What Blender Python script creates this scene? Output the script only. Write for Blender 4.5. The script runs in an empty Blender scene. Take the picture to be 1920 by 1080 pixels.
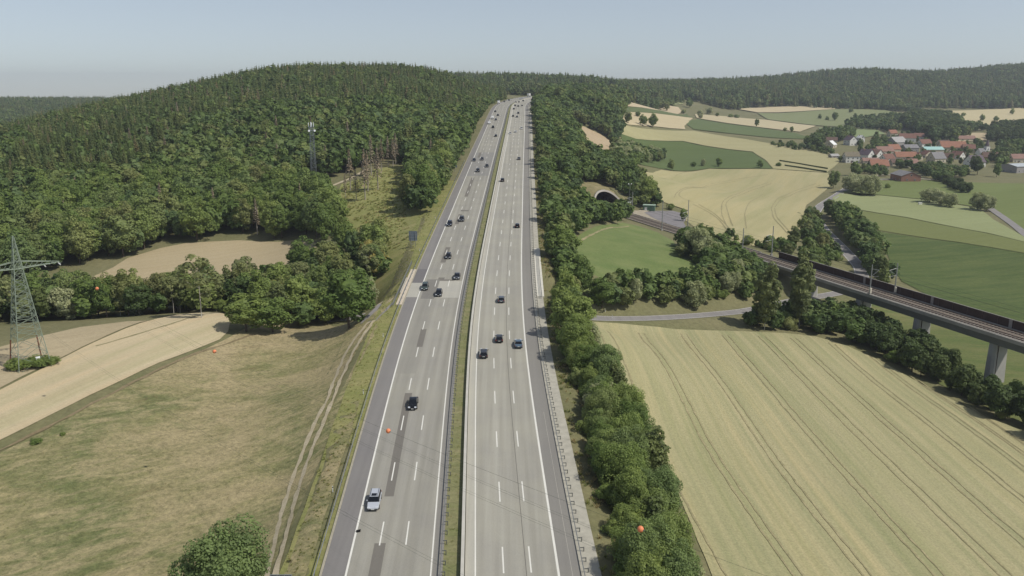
import bpy, bmesh, math, random
import numpy as np
from mathutils import Vector, Matrix, Euler
from mathutils.geometry import delaunay_2d_cdt
random.seed(7); RNG = np.random.default_rng(11)
SC = bpy.context.scene
COL = SC.collection
PI = math.pi

# ------------------------------------------------------------------ camera, sky, sun, exposure
F = 1580.0; CAM_H = 100.0; TH = math.atan(380/F); ST, CT = math.sin(TH), math.cos(TH)
cam = bpy.data.cameras.new('camera'); camo = bpy.data.objects.new('camera', cam); COL.objects.link(camo)
cam.sensor_width = 36; cam.lens = 36*F/1920; cam.clip_start = 1; cam.clip_end = 20000
camo.location = (0, 0, CAM_H); camo.rotation_euler = (PI/2-TH, 0, 0); SC.camera = camo
SUN_AZ, SUN_EL = math.radians(112), math.radians(53)      # azimuth from +Y towards +X
W = bpy.data.worlds.new('World'); SC.world = W; W.use_nodes = True
nt = W.node_tree; bg = nt.nodes['Background']
sky = nt.nodes.new('ShaderNodeTexSky'); sky.sky_type = 'NISHITA'; sky.sun_disc = False
sky.sun_elevation = SUN_EL; sky.sun_rotation = SUN_AZ; sky.air_density = 0.9; sky.dust_density = 0.8; sky.ozone_density = 1.0
sky.altitude = 0
tcw = nt.nodes.new('ShaderNodeTexCoord'); vmw = nt.nodes.new('ShaderNodeVectorMath'); vmw.operation = 'ADD'; vmw.inputs[1].default_value = (0, 0, .04)
nt.links.new(tcw.outputs['Generated'], vmw.inputs[0]); nt.links.new(vmw.outputs[0], sky.inputs[0])
hsw = nt.nodes.new('ShaderNodeHueSaturation'); hsw.inputs['Saturation'].default_value = .62; nt.links.new(sky.outputs[0], hsw.inputs['Color']); nt.links.new(hsw.outputs[0], bg.inputs[0]); bg.inputs[1].default_value = 0.12
sl = bpy.data.lights.new('sun', 'SUN'); slo = bpy.data.objects.new('sun', sl); COL.objects.link(slo)
sv = Vector((math.sin(SUN_AZ)*math.cos(SUN_EL), math.cos(SUN_AZ)*math.cos(SUN_EL), math.sin(SUN_EL)))
slo.rotation_euler = sv.to_track_quat('Z', 'Y').to_euler(); sl.energy = 3.6; sl.angle = math.radians(0.53); sl.color = (1, .955, .88)
SC.view_settings.view_transform = 'Standard'; SC.view_settings.look = 'None'; SC.view_settings.exposure = -0.1; SC.view_settings.gamma = 1
SC.view_settings.use_curve_mapping = False
SC.cycles.max_bounces = 5; SC.cycles.diffuse_bounces = 2; SC.cycles.glossy_bounces = 2; SC.cycles.transmission_bounces = 2
SC.cycles.volume_bounces = 0; SC.cycles.transparent_max_bounces = 4; SC.cycles.use_denoising = True
HAZE = 1.1e-4

# ------------------------------------------------------------------ helpers
def tag(o, label=None, cat=None, group=None, kind=None):
    if label: o['label'] = label
    if cat: o['category'] = cat
    if group: o['group'] = group
    if kind: o['kind'] = kind
    return o
def link(o, parent=None):
    COL.objects.link(o)
    if parent is not None: o.parent = parent
    return o
def empty(name, loc=(0, 0, 0), rz=0, label=None, cat=None, group=None):
    o = bpy.data.objects.new(name, None); link(o); o.location = loc; o.rotation_euler = (0, 0, rz); o.empty_display_size = .5
    return tag(o, label, cat, group)
def mobj(name, me, parent=None, loc=None, rz=0):
    o = bpy.data.objects.new(name, me); link(o, parent)
    if loc is not None: o.location = loc
    if rz: o.rotation_euler = (0, 0, rz)
    return o
class MB:
    def __init__(s): s.v = []; s.f = []; s.m = []
    def add(s, v, f, m=0):
        b = len(s.v); s.v += [tuple(p) for p in v]; s.f += [tuple(i+b for i in q) for q in f]; s.m += [m]*len(f); return s
    def box(s, c, d, rz=0, m=0, taper=1.0):
        x, y, z = d[0]/2, d[1]/2, d[2]/2; V = []
        for k, t in ((-z, 1), (z, taper)):
            for a, b in ((-x, -y), (x, -y), (x, y), (-x, y)):
                a *= t; b *= t
                V.append((c[0]+a*math.cos(rz)-b*math.sin(rz), c[1]+a*math.sin(rz)+b*math.cos(rz), c[2]+k))
        return s.add(V, [(0, 3, 2, 1), (4, 5, 6, 7), (0, 1, 5, 4), (1, 2, 6, 5), (2, 3, 7, 6), (3, 0, 4, 7)], m)
    def tube(s, a, b, r, n=5, r2=None, m=0, cap=True):
        a = Vector(a); b = Vector(b); d = (b-a)
        if d.length < 1e-6: return s
        q = d.to_track_quat('Z', 'Y'); r2 = r if r2 is None else r2; V = []
        for p, rr in ((a, r), (b, r2)):
            for i in range(n):
                t = 2*PI*i/n; V.append(p+q@Vector((rr*math.cos(t), rr*math.sin(t), 0)))
        fs = [(i, (i+1) % n, n+(i+1) % n, n+i) for i in range(n)]
        if cap: fs += [tuple(range(n-1, -1, -1)), tuple(range(n, 2*n))]
        return s.add(V, fs, m)
    def ball(s, c, r, n=10, k=6, m=0, sz=1):
        V = []; fs = []
        for j in range(k+1):
            t = PI*j/k
            for i in range(n):
                p = 2*PI*i/n; V.append((c[0]+r*math.sin(t)*math.cos(p), c[1]+r*math.sin(t)*math.sin(p), c[2]+r*sz*math.cos(t)))
        for j in range(k):
            for i in range(n): fs.append((j*n+i, j*n+(i+1) % n, (j+1)*n+(i+1) % n, (j+1)*n+i))
        return s.add(V, fs, m)
    def mesh(s, name, mats, smooth=False):
        me = bpy.data.meshes.new(name); me.from_pydata(s.v, [], s.f)
        for mm in (mats if isinstance(mats, (list, tuple)) else [mats]): me.materials.append(mm)
        if max(s.m or [0]) > 0: me.polygons.foreach_set('material_index', s.m)
        if smooth: me.polygons.foreach_set('use_smooth', [True]*len(s.f))
        me.update(); return me
    def build(s, name, mats, parent=None, loc=None, rz=0, smooth=False):
        return mobj(name, s.mesh(name, mats, smooth), parent, loc, rz)

# ------------------------------------------------------------------ materials
MATS = {}
def rgb(h):      # sRGB triple 0-255 -> linear
    return tuple(((c/255)/12.92 if c/255 <= .04045 else ((c/255+.055)/1.055)**2.4) for c in h)+(1,)
class NT:
    def __init__(s, name):
        s.mat = bpy.data.materials.new(name); s.mat.use_nodes = True; s.t = s.mat.node_tree; s.b = s.t.nodes['Principled BSDF']
        s.b.inputs['Specular IOR Level'].default_value = .25
    def n(s, typ, **kw):
        x = s.t.nodes.new(typ)
        for k, v in kw.items(): setattr(x, k, v)
        return x
    def l(s, a, b): s.t.links.new(a, b)
    def pos(s): return s.n('ShaderNodeNewGeometry').outputs['Position']
    def objc(s): return s.n('ShaderNodeTexCoord').outputs['Object']
    def mapping(s, src, rot=0, scale=(1, 1, 1)):
        r = s.n('ShaderNodeMapping', vector_type='TEXTURE'); r.inputs['Rotation'].default_value = (0, 0, rot)
        s.l(src, r.inputs['Vector']); m = s.n('ShaderNodeMapping'); m.inputs['Scale'].default_value = scale
        s.l(r.outputs[0], m.inputs['Vector']); return m.outputs[0]
    def noise(s, vec, scale, detail=4, rough=.55, dist=0):
        x = s.n('ShaderNodeTexNoise'); x.inputs['Scale'].default_value = scale; x.inputs['Detail'].default_value = detail
        x.inputs['Roughness'].default_value = rough; x.inputs['Distortion'].default_value = dist
        if vec is not None: s.l(vec, x.inputs['Vector'])
        return x.outputs['Fac']
    def ramp(s, fac, stops):
        x = s.n('ShaderNodeValToRGB'); e = x.color_ramp.elements
        while len(e) < len(stops): e.new(.5)
        for i, (p, c) in enumerate(stops): e[i].position = p; e[i].color = c if len(c) == 4 else tuple(c)+(1,)
        s.l(fac, x.inputs[0]); return x.outputs[0]
    def mix(s, fac, a, b, mode='MIX'):
        x = s.n('ShaderNodeMix', data_type='RGBA', blend_type=mode)
        for sock, v in ((x.inputs[0], fac), (x.inputs[6], a), (x.inputs[7], b)):
            if isinstance(v, (int, float)): sock.default_value = v
            elif isinstance(v, tuple): sock.default_value = v
            else: s.l(v, sock)
        return x.outputs[2]
    def rng(s, fac, a, b, c, d):
        x = s.n('ShaderNodeMapRange'); s.l(fac, x.inputs[0])
        for i, v in enumerate((a, b, c, d)): x.inputs[i+1].default_value = v
        return x.outputs[0]
    def bump(s, h, strength, dist):
        x = s.n('ShaderNodeBump'); x.inputs['Strength'].default_value = strength; x.inputs['Distance'].default_value = dist
        s.l(h, x.inputs['Height']); s.l(x.outputs[0], s.b.inputs['Normal'])
    def done(s, col, rough=.9, metal=0):
        if isinstance(col, tuple): s.b.inputs['Base Color'].default_value = col
        else: s.l(col, s.b.inputs['Base Color'])
        s.b.inputs['Roughness'].default_value = rough; s.b.inputs['Metallic'].default_value = metal; return s.mat
def plain(name, c, rough=.7, metal=0, var=.12, scale=1.5, world=False):
    if name in MATS: return MATS[name]
    t = NT(name); p = t.pos() if world else t.objc(); f = t.noise(p, scale)
    c = rgb(c); a = tuple(v*(1-var) for v in c[:3])+(1,); b = tuple(min(1, v*(1+var)) for v in c[:3])+(1,)
    MATS[name] = t.done(t.ramp(f, [(.3, a), (.7, b)]), rough, metal); return MATS[name]
def field_mat(name, cols, rot=0, along=.01, across=.35, patch=.02, grain=1.5, gstr=.25, bump=.3, bands=False):
    """crops and grass: broad patches, streaks along the working direction, fine grain"""
    t = NT(name); p = t.pos(); c = [rgb(x) for x in cols]
    big = t.noise(p, patch, 5, .6, .6)
    st = t.noise(t.mapping(p, rot, (along, across, .02)), 1.0, 5, .65)
    fine = t.noise(p, grain, 6, .75); band = t.noise(t.mapping(p, rot, (along*.5, across*.3, .02)), 1.0, 3, .6)
    col = t.ramp(big, [(.34, c[0]), (.5, c[1]), (.66, c[2])])
    col = t.mix(t.rng(st, .35, .65, 0, 1), t.mix(.85, col, c[1]), t.mix(.75, col, c[2] if len(c) < 4 else c[3]))
    if bands: col = t.mix(1.0, col, t.ramp(band, [(.35, (.88, .92, .86, 1)), (.5, (1, 1, 1, 1)), (.66, (1.09, 1.05, 1.02, 1))]), 'MULTIPLY')
    g = t.ramp(fine, [(.3, (1-gstr,)*3+(1,)), (.7, (1+gstr,)*3+(1,))])
    col = t.mix(1.0, col, g, 'MULTIPLY')
    t.bump(fine, bump, .3)
    MATS[name] = t.done(col, .95); return MATS[name]
def leaf_mat(name, stops, trans=.3):
    t = NT(name); oi = t.n('ShaderNodeObjectInfo'); r = oi.outputs['Random']
    base = t.ramp(r, [(p, rgb(c)) for p, c in stops])
    nz = t.noise(t.objc(), 3.6, 3, .6); nf = t.noise(t.objc(), 19, 2, .6)
    c = t.mix(1.0, base, t.ramp(nz, [(.3, (.72, .74, .74, 1)), (.7, (1.3, 1.25, 1.12, 1))]), 'MULTIPLY')
    c = t.mix(1.0, c, t.ramp(nf, [(.3, (.8, .8, .8, 1)), (.7, (1.22, 1.2, 1.15, 1))]), 'MULTIPLY')
    t.done(c, .62); t.b.inputs['Specular IOR Level'].default_value = .3
    tr = t.n('ShaderNodeBsdfTranslucent'); t.l(c, tr.inputs[0]); mx = t.n('ShaderNodeMixShader'); mx.inputs[0].default_value = trans
    t.l(t.b.outputs[0], mx.inputs[1]); t.l(tr.outputs[0], mx.inputs[2]); t.l(mx.outputs[0], t.t.nodes['Material Output'].inputs[0])
    MATS[name] = t.mat; return t.mat

# ------------------------------------------------------------------ the lie of the land
def ray(px, py): # unit-depth direction of a sight line from the drone
    a = (px-960)/F; v = (540-py)/F
    return a, CT+v*ST, -ST+v*CT
def at_z(px, py, Z):   # point on a sight line at height Z relative to the drone
    a, b, c = ray(px, py); d = Z/c; return (a*d, b*d, Z)
def at_d(px, py, d, drop=0):
    a, b, c = ray(px, py); return (a*d, b*d, c*d-drop)
# motorway centre line: Y -> X and Z
RY = np.array([-200, 0, 100, 139, 173, 203, 251, 315, 382, 463, 557, 680, 865, 960, 1050, 1150, 1250, 1400, 1600.])
RX = np.array([3, -4.0, -7.9, -9.6, -10.9, -11.5, -11.4, -10.4, -9.3, -8.0, -6.3, -4.0, -1.2, 3, 11, 27, 52, 105, 200.])
ZY = np.array([-300, 700, 760, 820, 865, 1010, 1150, 1400, 1700.]); ZZ = np.array([-87.84, -27.04, -23.6, -21.1, -20.2, -18, -15.5, -13, -13.])
_fy = np.arange(-200, 1601, 5.0)
def _smooth(a, n):
    k = np.hanning(n+2)[1:-1]; k /= k.sum(); p = np.concatenate([a[0]-(a[1]-a[0])*np.arange(n, 0, -1), a, a[-1]+(a[-1]-a[-2])*np.arange(1, n+1)])
    return np.convolve(p, k, 'same')[n:-n]
_fx = _smooth(np.interp(_fy, RY, RX), 21); _fz = _smooth(np.interp(_fy, ZY, ZZ), 15)
_fh = np.gradient(_fx, _fy)
def rx(y): return np.interp(y, _fy, _fx)
def rzv(y): return np.interp(y, _fy, _fz)
def rhd(y): return np.interp(y, _fy, _fh)
def road_pt(u, y, dz=0.0):   # u metres right of the centre line, at station y
    h = rhd(y); n = math.sqrt(1+h*h); return (float(rx(y)+u/n), float(y-u*h/n), float(rzv(y))+CAM_H+dz)
def u_of(x, y):
    h = rhd(y); return (x-rx(y))/np.sqrt(1+h*h)
# railway axis (level): two points relative to the drone
RAIL_Z = -65.3
_a = np.array(at_z(1208, 413, RAIL_Z)[:2]); _b = np.array(at_z(1655, 551, RAIL_Z)[:2])
RDIR = (_a-_b)/np.linalg.norm(_a-_b)             # pointing away, into the tunnel
RNRM = np.array([RDIR[1], -RDIR[0]])             # right-hand side when looking at the tunnel
def rail_su(x, y):
    p = np.stack([np.asarray(x)-_b[0], np.asarray(y)-_b[1]], -1); return p@RDIR, p@RNRM
def rail_pt(s, u, z=0.0):
    p = _b+RDIR*s+RNRM*u; return (float(p[0]), float(p[1]), RAIL_Z+CAM_H+z)
def rail_s_of_px(px, u=0):   # station where the line passes picture column px
    best = min(np.arange(-160, 260, .5), key=lambda s: abs((lambda p: 960+F*p[0]/(p[1]*CT+(CAM_H-p[2])*ST))(rail_pt(s, u))-px)); return float(best)
S_PORTAL = rail_s_of_px(1146, 0); S_ABUT = rail_s_of_px(1392, -5)
C = []
for px, py, Z in [(0,1080,-66.5),(250,1080,-66.8),(500,1080,-66.3),(350,900,-65.5),(100,900,-64),(0,830,-62.5),(200,780,-62.5),(450,800,-64.8),(560,700,-64.3),
    (600,900,-65.6),(300,700,-61.5),(0,720,-60.5),(50,680,-60),(150,640,-60),(420,660,-62),(520,610,-62.5),(420,590,-60.8),(250,606,-60),(600,620,-63.3),(700,605,-63.6),(0,648,-59.5),
    (230,500,-66),(540,455,-63),(420,455,-63),(300,465,-63.8),(640,430,-57),(760,420,-52.6),(700,380,-51),(700,335,-46.5),(640,345,-48),(580,338,-48),
    (1110,615,-66.4),(1330,1080,-68.8),(1900,790,-78),(1560,627,-74.3),(1700,700,-77),(1920,1080,-76),(1200,800,-67.8),(1500,850,-73),(1400,640,-71.5),(1860,735,-80),
    (1700,520,-79),(1900,600,-80.5),(1650,430,-78),(1900,450,-78),(1600,390,-78),(1900,400,-77.5),(1450,420,-72),(1300,350,-70),(1240,332,-67),(1540,342,-76),
    (1205,300,-63),(1400,300,-70),(1540,310,-74),(1185,262,-55),(1400,262,-62),(1560,250,-63),(1600,300,-72),(1750,335,-75),(1900,300,-75),(1700,290,-72),(1900,250,-66),
    (1110,262,-45),(1150,285,-50),(1080,238,-40),(1070,470,-56.5),(1100,520,-59),(1180,432,-62),(1215,430,-64),(1290,500,-63.5),(1110,597,-66),(1300,590,-69.5),(1400,583,-72),(1600,490,-77),(1530,400,-77)]:
    C.append(at_z(px, py, Z))
for px, py, d in [(1600,215,1538),(1300,225,1153),(1250,185,1600),(1205,200,1400),(1400,205,1650),(1900,215,1600),(1750,212,1600)]: C.append(at_d(px, py, d))
C += [(-150,255,-68),(-100,255,-68),(-60,262,-66),(-200,330,-63),(-300,400,-56),(-240,250,-64),(118,305,-75),(130,270,-79),(150,200,-81),
      (-120,440,-48),(-60,440,-45),(-170,600,-28),(-170,720,-14),(-165,850,2),(-165,960,9),(-170,1200,-4),(-60,600,-32),(-70,780,-14),(-60,960,-3),(-55,1100,-6),
      (-309,800,-14),(-361,750,-28),(-381,690,-37),(-364,590,-48),(-285,850,-5),(-250,900,6),(-330,1000,-12),(-300,600,-36),(-600,1000,-65),(-500,700,-65),(-500,400,-66),
      (-120,950,10),(60,1500,-10),(-60,1550,2),(150,1500,-4),(60,700,-40),(100,900,-32),(63,1100,-16),(115,1200,-14),(130,1060,-34),(20,800,-25),(25,1000,-19),
      (-1215,1950,-48),(-960,1980,-50),(-700,2000,-44),(-400,2000,-20),(0,2200,-8),(-900,1400,-80),(-1500,1300,-85),
      (300,2200,-4),(495,2250,-2),(700,2250,4),(932,2250,26),(1150,2250,8),(1380,2250,34),(1700,2250,35),(500,1750,-32),(900,1800,-38),(1300,1800,-38),
      (500,3200,-20),(1200,3200,0),(-800,3200,-70),(0,3500,-30),(2500,2500,0),(2000,1500,-60),(1500,900,-72),(800,500,-76),(400,200,-80),(400,-200,-82),(1000,0,-82),(-400,0,-62),(-300,150,-61),(-400,-200,-62),(-1000,200,-60),(-1500,600,-75),
      (4500,3000,-20),(4500,0,-80),(-4500,0,-80),(-4500,3000,-80),(0,6000,-60),(4500,6000,-60),(-4500,6000,-90),(0,-1000,-75),(4500,-1000,-80),(-4500,-1000,-80)]
for y in range(-200, 1300, 60):
    for u, dz in ((-24, -1.2), (27, -3.6 if y < 700 else -1.5)):
        h = rhd(y); C.append((float(rx(y)+u), float(y-u*h), float(rzv(y))+dz))
for s in np.arange(S_ABUT, S_PORTAL, 22): # level shelf of the railway
    for u in (-6, 6): p = rail_pt(s, u); C.append((p[0], p[1], RAIL_Z-.3))
for s, u, dz in ((S_PORTAL+14, 0, 9), (S_PORTAL+14, 12, 6.5), (S_PORTAL+14, -13, 8), (S_PORTAL+32, 0, 12), (S_PORTAL+6, 11, 3), (S_PORTAL+60, 0, 20)):
    p = rail_pt(s, u); C.append((p[0], p[1], RAIL_Z+dz))
C = np.array(C); CS = 400.0
def _phi(r2): return .5*r2*np.log(r2+1e-12)
P2 = C[:, :2]/CS; _n = len(C)
K = _phi(((P2[:, None]-P2[None])**2).sum(-1))+np.eye(_n)*2e-4
Amat = np.zeros((_n+3, _n+3)); Amat[:_n, :_n] = K; Amat[:_n, _n] = 1; Amat[:_n, _n+1:] = P2; Amat[_n, :_n] = 1; Amat[_n+1:, :_n] = P2.T
WT = np.linalg.solve(Amat, np.concatenate([C[:, 2], [0, 0, 0]]))
def h_base(x, y):
    x = np.asarray(x, float); y = np.asarray(y, float); sh = x.shape; q = np.stack([x.ravel(), y.ravel()], -1)/CS
    out = np.empty(len(q))
    for i in range(0, len(q), 8000):
        a = q[i:i+8000]; r2 = ((a[:, None]-P2[None])**2).sum(-1); out[i:i+8000] = _phi(r2)@WT[:_n]+WT[_n]+a@WT[_n+1:]
    # gentle undulation
    xs, ys = x.ravel(), y.ravel()
    out += .25*np.sin(xs/23+1.3)*np.sin(ys/31)+.12*np.sin(xs/9.1)*np.sin(ys/11.7+2)
    return out.reshape(sh)
def sstep(t): t = np.clip(t, 0, 1); return t*t*(3-2*t)
# country road: under the motorway, down the slope and under the railway
CR = np.array([(-60, 224, -63.9), (-38, 234, -63.9), (-20, 236, -64.0), (0, 237, -64.4), (14, 238.5, -65.3), at_z(1110,597,-66), at_z(1210,597,-68), at_z(1300,592,-69.6),
      at_z(1400,583,-72), (100, 288, -73.6), (124, 306, -75.2), (143, 335, -76.3), at_z(1612,500,-77), at_z(1585,470,-77.2), at_z(1545,430,-77.3), at_z(1527,403,-77.2), at_z(1538,385,-77), at_z(1570,365,-76.6), at_z(1600,345,-75.8), at_z(1640,336,-75.2), at_z(1690,336,-75.)])
def dense(pts, step=3.0, sm=3):
    pts = np.array(pts, float); seg = np.linalg.norm(np.diff(pts[:, :2], axis=0), axis=1); t = np.concatenate([[0], np.cumsum(seg)])
    n = max(2, int(t[-1]/step)); tt = np.linspace(0, t[-1], n+1); q = np.stack([np.interp(tt, t, pts[:, k]) for k in range(pts.shape[1])], -1)
    for _ in range(sm): q[1:-1] = (q[:-2]+2*q[1:-1]+q[2:])/4
    return q
CRD = dense(CR, 3, 6)
def near_poly(x, y, line):
    x = np.asarray(x).ravel(); y = np.asarray(y).ravel(); best = np.full(len(x), 1e9); bz = np.zeros(len(x))
    for a, b in zip(line[:-1], line[1:]):
        d = b[:2]-a[:2]; L = d@d; t = np.clip(((x-a[0])*d[0]+(y-a[1])*d[1])/L, 0, 1)
        dd = np.hypot(x-a[0]-t*d[0], y-a[1]-t*d[1]); m = dd < best; best[m] = dd[m]; bz[m] = (a[2]+t*(b[2]-a[2]))[m]
    return best, bz
def height(x, y):
    x = np.asarray(x, float); y = np.asarray(y, float); sh = x.shape; x = x.ravel(); y = y.ravel()
    h = h_base(x, y)
    # motorway bed
    m = (y > -200) & (y < 1590) & (np.abs(x-rx(y)) < 60); u = np.abs(u_of(x[m], y[m]))
    k = 1-sstep((u-20.3)/10.0); h[m] = h[m]*(1-k)+(rzv(y[m])-.25)*k
    # railway bed, portal trench
    s, ru = rail_su(x, y); au = np.abs(ru)
    m = (s > S_ABUT-4) & (s < S_PORTAL+34) & (au < 24)
    k = 1-sstep((au[m]-6.3)/8.0); k = np.where(s[m] > S_PORTAL-2, np.where(au[m] < 8.2, 1.0, 0.0)*np.where(s[m] < S_PORTAL+28, 1, 0), k)
    k *= sstep((s[m]-(S_ABUT-4))/8); h[m] = h[m]*(1-k)+(RAIL_Z-.3)*k
    # country road bed
    m = (x > -70) & (x < 420) & (y > 190) & (y < 800); d, z = near_poly(x[m], y[m], CRD)
    xm, ym = x[m], y[m]; under = (np.abs(u_of(xm, ym)) < 23)
    k = np.where(under, 1-sstep((d-5.2)/1.6), 1-sstep((d-3.6)/6.0)); h[m] = h[m]*(1-k)+(z-.12)*k
    return h.reshape(sh)
_dd = 50*np.exp(np.linspace(0, math.log(4500/50), 1600))
def hit(px, py):   # where a sight line meets the ground (world coordinates)
    a, b, c = ray(px, py); x, y, z = a*_dd, b*_dd, c*_dd; g = height(x, y)-z; i = np.argmax(g > 0)
    if g[i] <= 0: i = len(_dd)-1
    d0, d1 = _dd[i-1], _dd[i]; t = g[i-1]/(g[i-1]-g[i]) if g[i] != g[i-1] else 0; d = d0+(d1-d0)*t
    return (a*d, b*d, float(height(np.array([a*d]), np.array([b*d]))[0])+CAM_H)
def hits(pts): return [hit(*p) for p in pts]
def gz(x, y): return float(height(np.array([x]), np.array([y]))[0])+CAM_H
def onroad(px, py, u0=None):  # point on the motorway surface
    ys = np.arange(60, 1500, .5); a, b, c = ray(px, py); t = ys/b; g = c*t-(rzv(ys)); i = np.argmax(g < 0); return float(ys[i]), float(u_of(a*ys[i]/b, ys[i]))
def px_of(p):
    x, y, z = p[0], p[1], p[2]-CAM_H; d = y*CT-z*ST; v = (y*ST+z*CT)/d; return 960+F*x/d, 540-F*v, d
def in_poly(x, y, poly):
    x = np.asarray(x); y = np.asarray(y); r = np.zeros(x.shape, bool); j = len(poly)-1
    for i in range(len(poly)):
        xi, yi, xj, yj = poly[i][0], poly[i][1], poly[j][0], poly[j][1]
        c = ((yi > y) != (yj > y)) & (x < (xj-xi)*(y-yi)/(yj-yi+1e-12)+xi); r ^= c; j = i
    return r

# ------------------------------------------------------------------ the ground sheet
def axis(segs, lo, hi, grow=1.028, mx=90):
    a, b, st = segs; mid = list(np.arange(a, b+.01, st)); up = []; v = b; d = st
    while v < hi: d = min(d*grow, mx); v += d; up.append(v)
    dn = []; v = a; d = st
    while v > lo: d = min(d*grow, mx); v -= d; dn.append(v)
    return np.array(dn[::-1]+mid+up)
gx = axis((-60, 95, 2.5), -4200, 4200); gy = axis((60, 500, 2.5), -700, 5600)
GX, GY = np.meshgrid(gx, gy); GH = height(GX, GY)+CAM_H
nx, ny = len(gx), len(gy)
me = bpy.data.meshes.new('ground'); idx = np.arange(nx*ny).reshape(ny, nx)
fc = np.stack([idx[:-1, :-1], idx[:-1, 1:], idx[1:, 1:], idx[1:, :-1]], -1).reshape(-1, 4)
me.from_pydata(np.stack([GX.ravel(), GY.ravel(), GH.ravel()], -1).tolist(), [], fc.tolist())
me.polygons.foreach_set('use_smooth', [True]*len(fc))
me.materials.append(field_mat('ground_grass', [(92, 94, 62), (106, 106, 72), (126, 120, 88)], patch=.012, grain=.8, across=.05, along=.03))
tag(mobj('ground', me), 'rolling grass-covered ground under the whole valley and hill', kind='structure')

def off_at(x, y, k=1.0):
    r = np.hypot(x, y); return (.06+.45*(r/1000)**2)*k
def drape(name, poly, mat, lift=0.0, k=1.0, label=None, parent=None, edge=.25, kind='structure', step=None):
    poly = [tuple(p[:2]) for p in poly]; c = np.mean(poly, 0); r = np.hypot(*c); st = step or float(np.clip(r/45, 3, 34))
    b = []
    for i, p in enumerate(poly):
        q = poly[(i+1) % len(poly)]; L = math.hypot(q[0]-p[0], q[1]-p[1]); n = max(1, int(L/st))
        for j in range(n):
            t = j/n; e = edge*min(1, r/250) if 0 < j else 0
            b.append((p[0]+(q[0]-p[0])*t+random.uniform(-e, e), p[1]+(q[1]-p[1])*t+random.uniform(-e, e)))
    B = np.array(b); lo = B.min(0); hi = B.max(0)
    X, Y = np.meshgrid(np.arange(lo[0]+st/2, hi[0], st), np.arange(lo[1]+st/2, hi[1], st)); X = X.ravel(); Y = Y.ravel()
    m = in_poly(X, Y, b); X, Y = X[m], Y[m]
    if len(X): # keep clear of the rim
        dmin = np.full(len(X), 1e9)
        for k0 in range(0, len(B), 50): dmin = np.minimum(dmin, np.hypot(X[:, None]-B[None, k0:k0+50, 0], Y[:, None]-B[None, k0:k0+50, 1]).min(1))
        X, Y = X[dmin > st*.35], Y[dmin > st*.35]
    vs = [Vector(p) for p in b]+[Vector(p) for p in zip(X, Y)]; n = len(b)
    V, E, T, *_ = delaunay_2d_cdt(vs, [(i, (i+1) % n) for i in range(n)], [], 1, 1e-4)
    V = np.array([tuple(v) for v in V]); z = height(V[:, 0], V[:, 1])+CAM_H+off_at(V[:, 0], V[:, 1], k)+lift
    me = bpy.data.meshes.new(name); T = [t for t in T if in_poly(np.array([np.mean([V[i][0] for i in t])]), np.array([np.mean([V[i][1] for i in t])]), b)[0]]
    me.from_pydata([(a[0], a[1], zz) for a, zz in zip(V, z)], [], T); me.polygons.foreach_set('use_smooth', [True]*len(T)); me.materials.append(mat)
    return tag(mobj(name, me, parent), label, kind=kind if parent is None else None)
def ribbon(name, line, w, mat, lift=.1, parent=None, label=None, kind=None, follow=True, jit=0, k=1.0):
    q = np.array(line, float); d = np.gradient(q[:, :2], axis=0); d /= np.linalg.norm(d, axis=1)[:, None]+1e-9; nn = np.stack([d[:, 1], -d[:, 0]], -1)
    ws = w/2*np.ones(len(q)) if np.isscalar(w) else np.asarray(w)/2
    js = np.random.default_rng(len(q)).uniform(-jit, jit, (2, len(q)))
    A = q[:, :2]-nn*(ws+js[0])[:, None]; B = q[:, :2]+nn*(ws+js[1])[:, None]
    if follow: za = height(A[:, 0], A[:, 1])+CAM_H+lift+off_at(A[:, 0], A[:, 1], k); zb = height(B[:, 0], B[:, 1])+CAM_H+lift+off_at(B[:, 0], B[:, 1], k)
    else: za = zb = q[:, 2]+lift
    V = []
    for i in range(len(q)): V += [(A[i, 0], A[i, 1], float(za[i])), (B[i, 0], B[i, 1], float(zb[i]))]
    mb = MB(); mb.add(V, [(2*i, 2*i+1, 2*i+3, 2*i+2) for i in range(len(q)-1)]); o = mb.build(name, mat, parent, smooth=True)
    return tag(o, label, kind=kind)
def pxline(pts, step=3, sm=2): return dense([hit(*p) for p in pts], step, sm)
def direction(p0, p1):
    a, b = hit(*p0), hit(*p1); return math.atan2(b[1]-a[1], b[0]-a[0])

# ---- fields (corner positions sighted from the photograph)
def meadow_mat():
    t = NT('dry_meadow'); p = t.pos(); a = t.noise(p, .028, 6, .62, .8); b = t.noise(t.mapping(p, .6, (.14, .4, .1)), 1, 6, .7, .5); c = t.noise(p, 1.1, 6, .75); d = t.noise(p, .11, 5, .6, 1.2)
    base = t.ramp(a, [(.36, rgb((110, 116, 72))), (.46, rgb((134, 130, 88))), (.56, rgb((158, 146, 108))), (.66, rgb((176, 160, 124)))])
    col = t.mix(t.rng(b, .42, .62, 0, .75), base, rgb((170, 156, 118))); col = t.mix(t.rng(d, .56, .72, 0, .4), col, rgb((104, 116, 68))); col = t.mix(t.rng(b, .3, .42, .55, 0), col, rgb((118, 106, 74)))
    col = t.mix(1.0, col, t.ramp(c, [(.32, (.62, .64, .6, 1)), (.5, (1, 1, 1, 1)), (.7, (1.3, 1.28, 1.24, 1))]), 'MULTIPLY'); e = t.noise(p, 2.7, 4, .8); col = t.mix(1.0, col, t.ramp(e, [(.3, (.74, .76, .72, 1)), (.55, (1.02, 1.02, 1.02, 1)), (.7, (1.16, 1.15, 1.12, 1))]), 'MULTIPLY'); t.bump(c, .6, .35); col = t.mix(1.0, col, (.9, .9, .93, 1), 'MULTIPLY'); return t.done(col, .95)
M_mead = meadow_mat()
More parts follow.
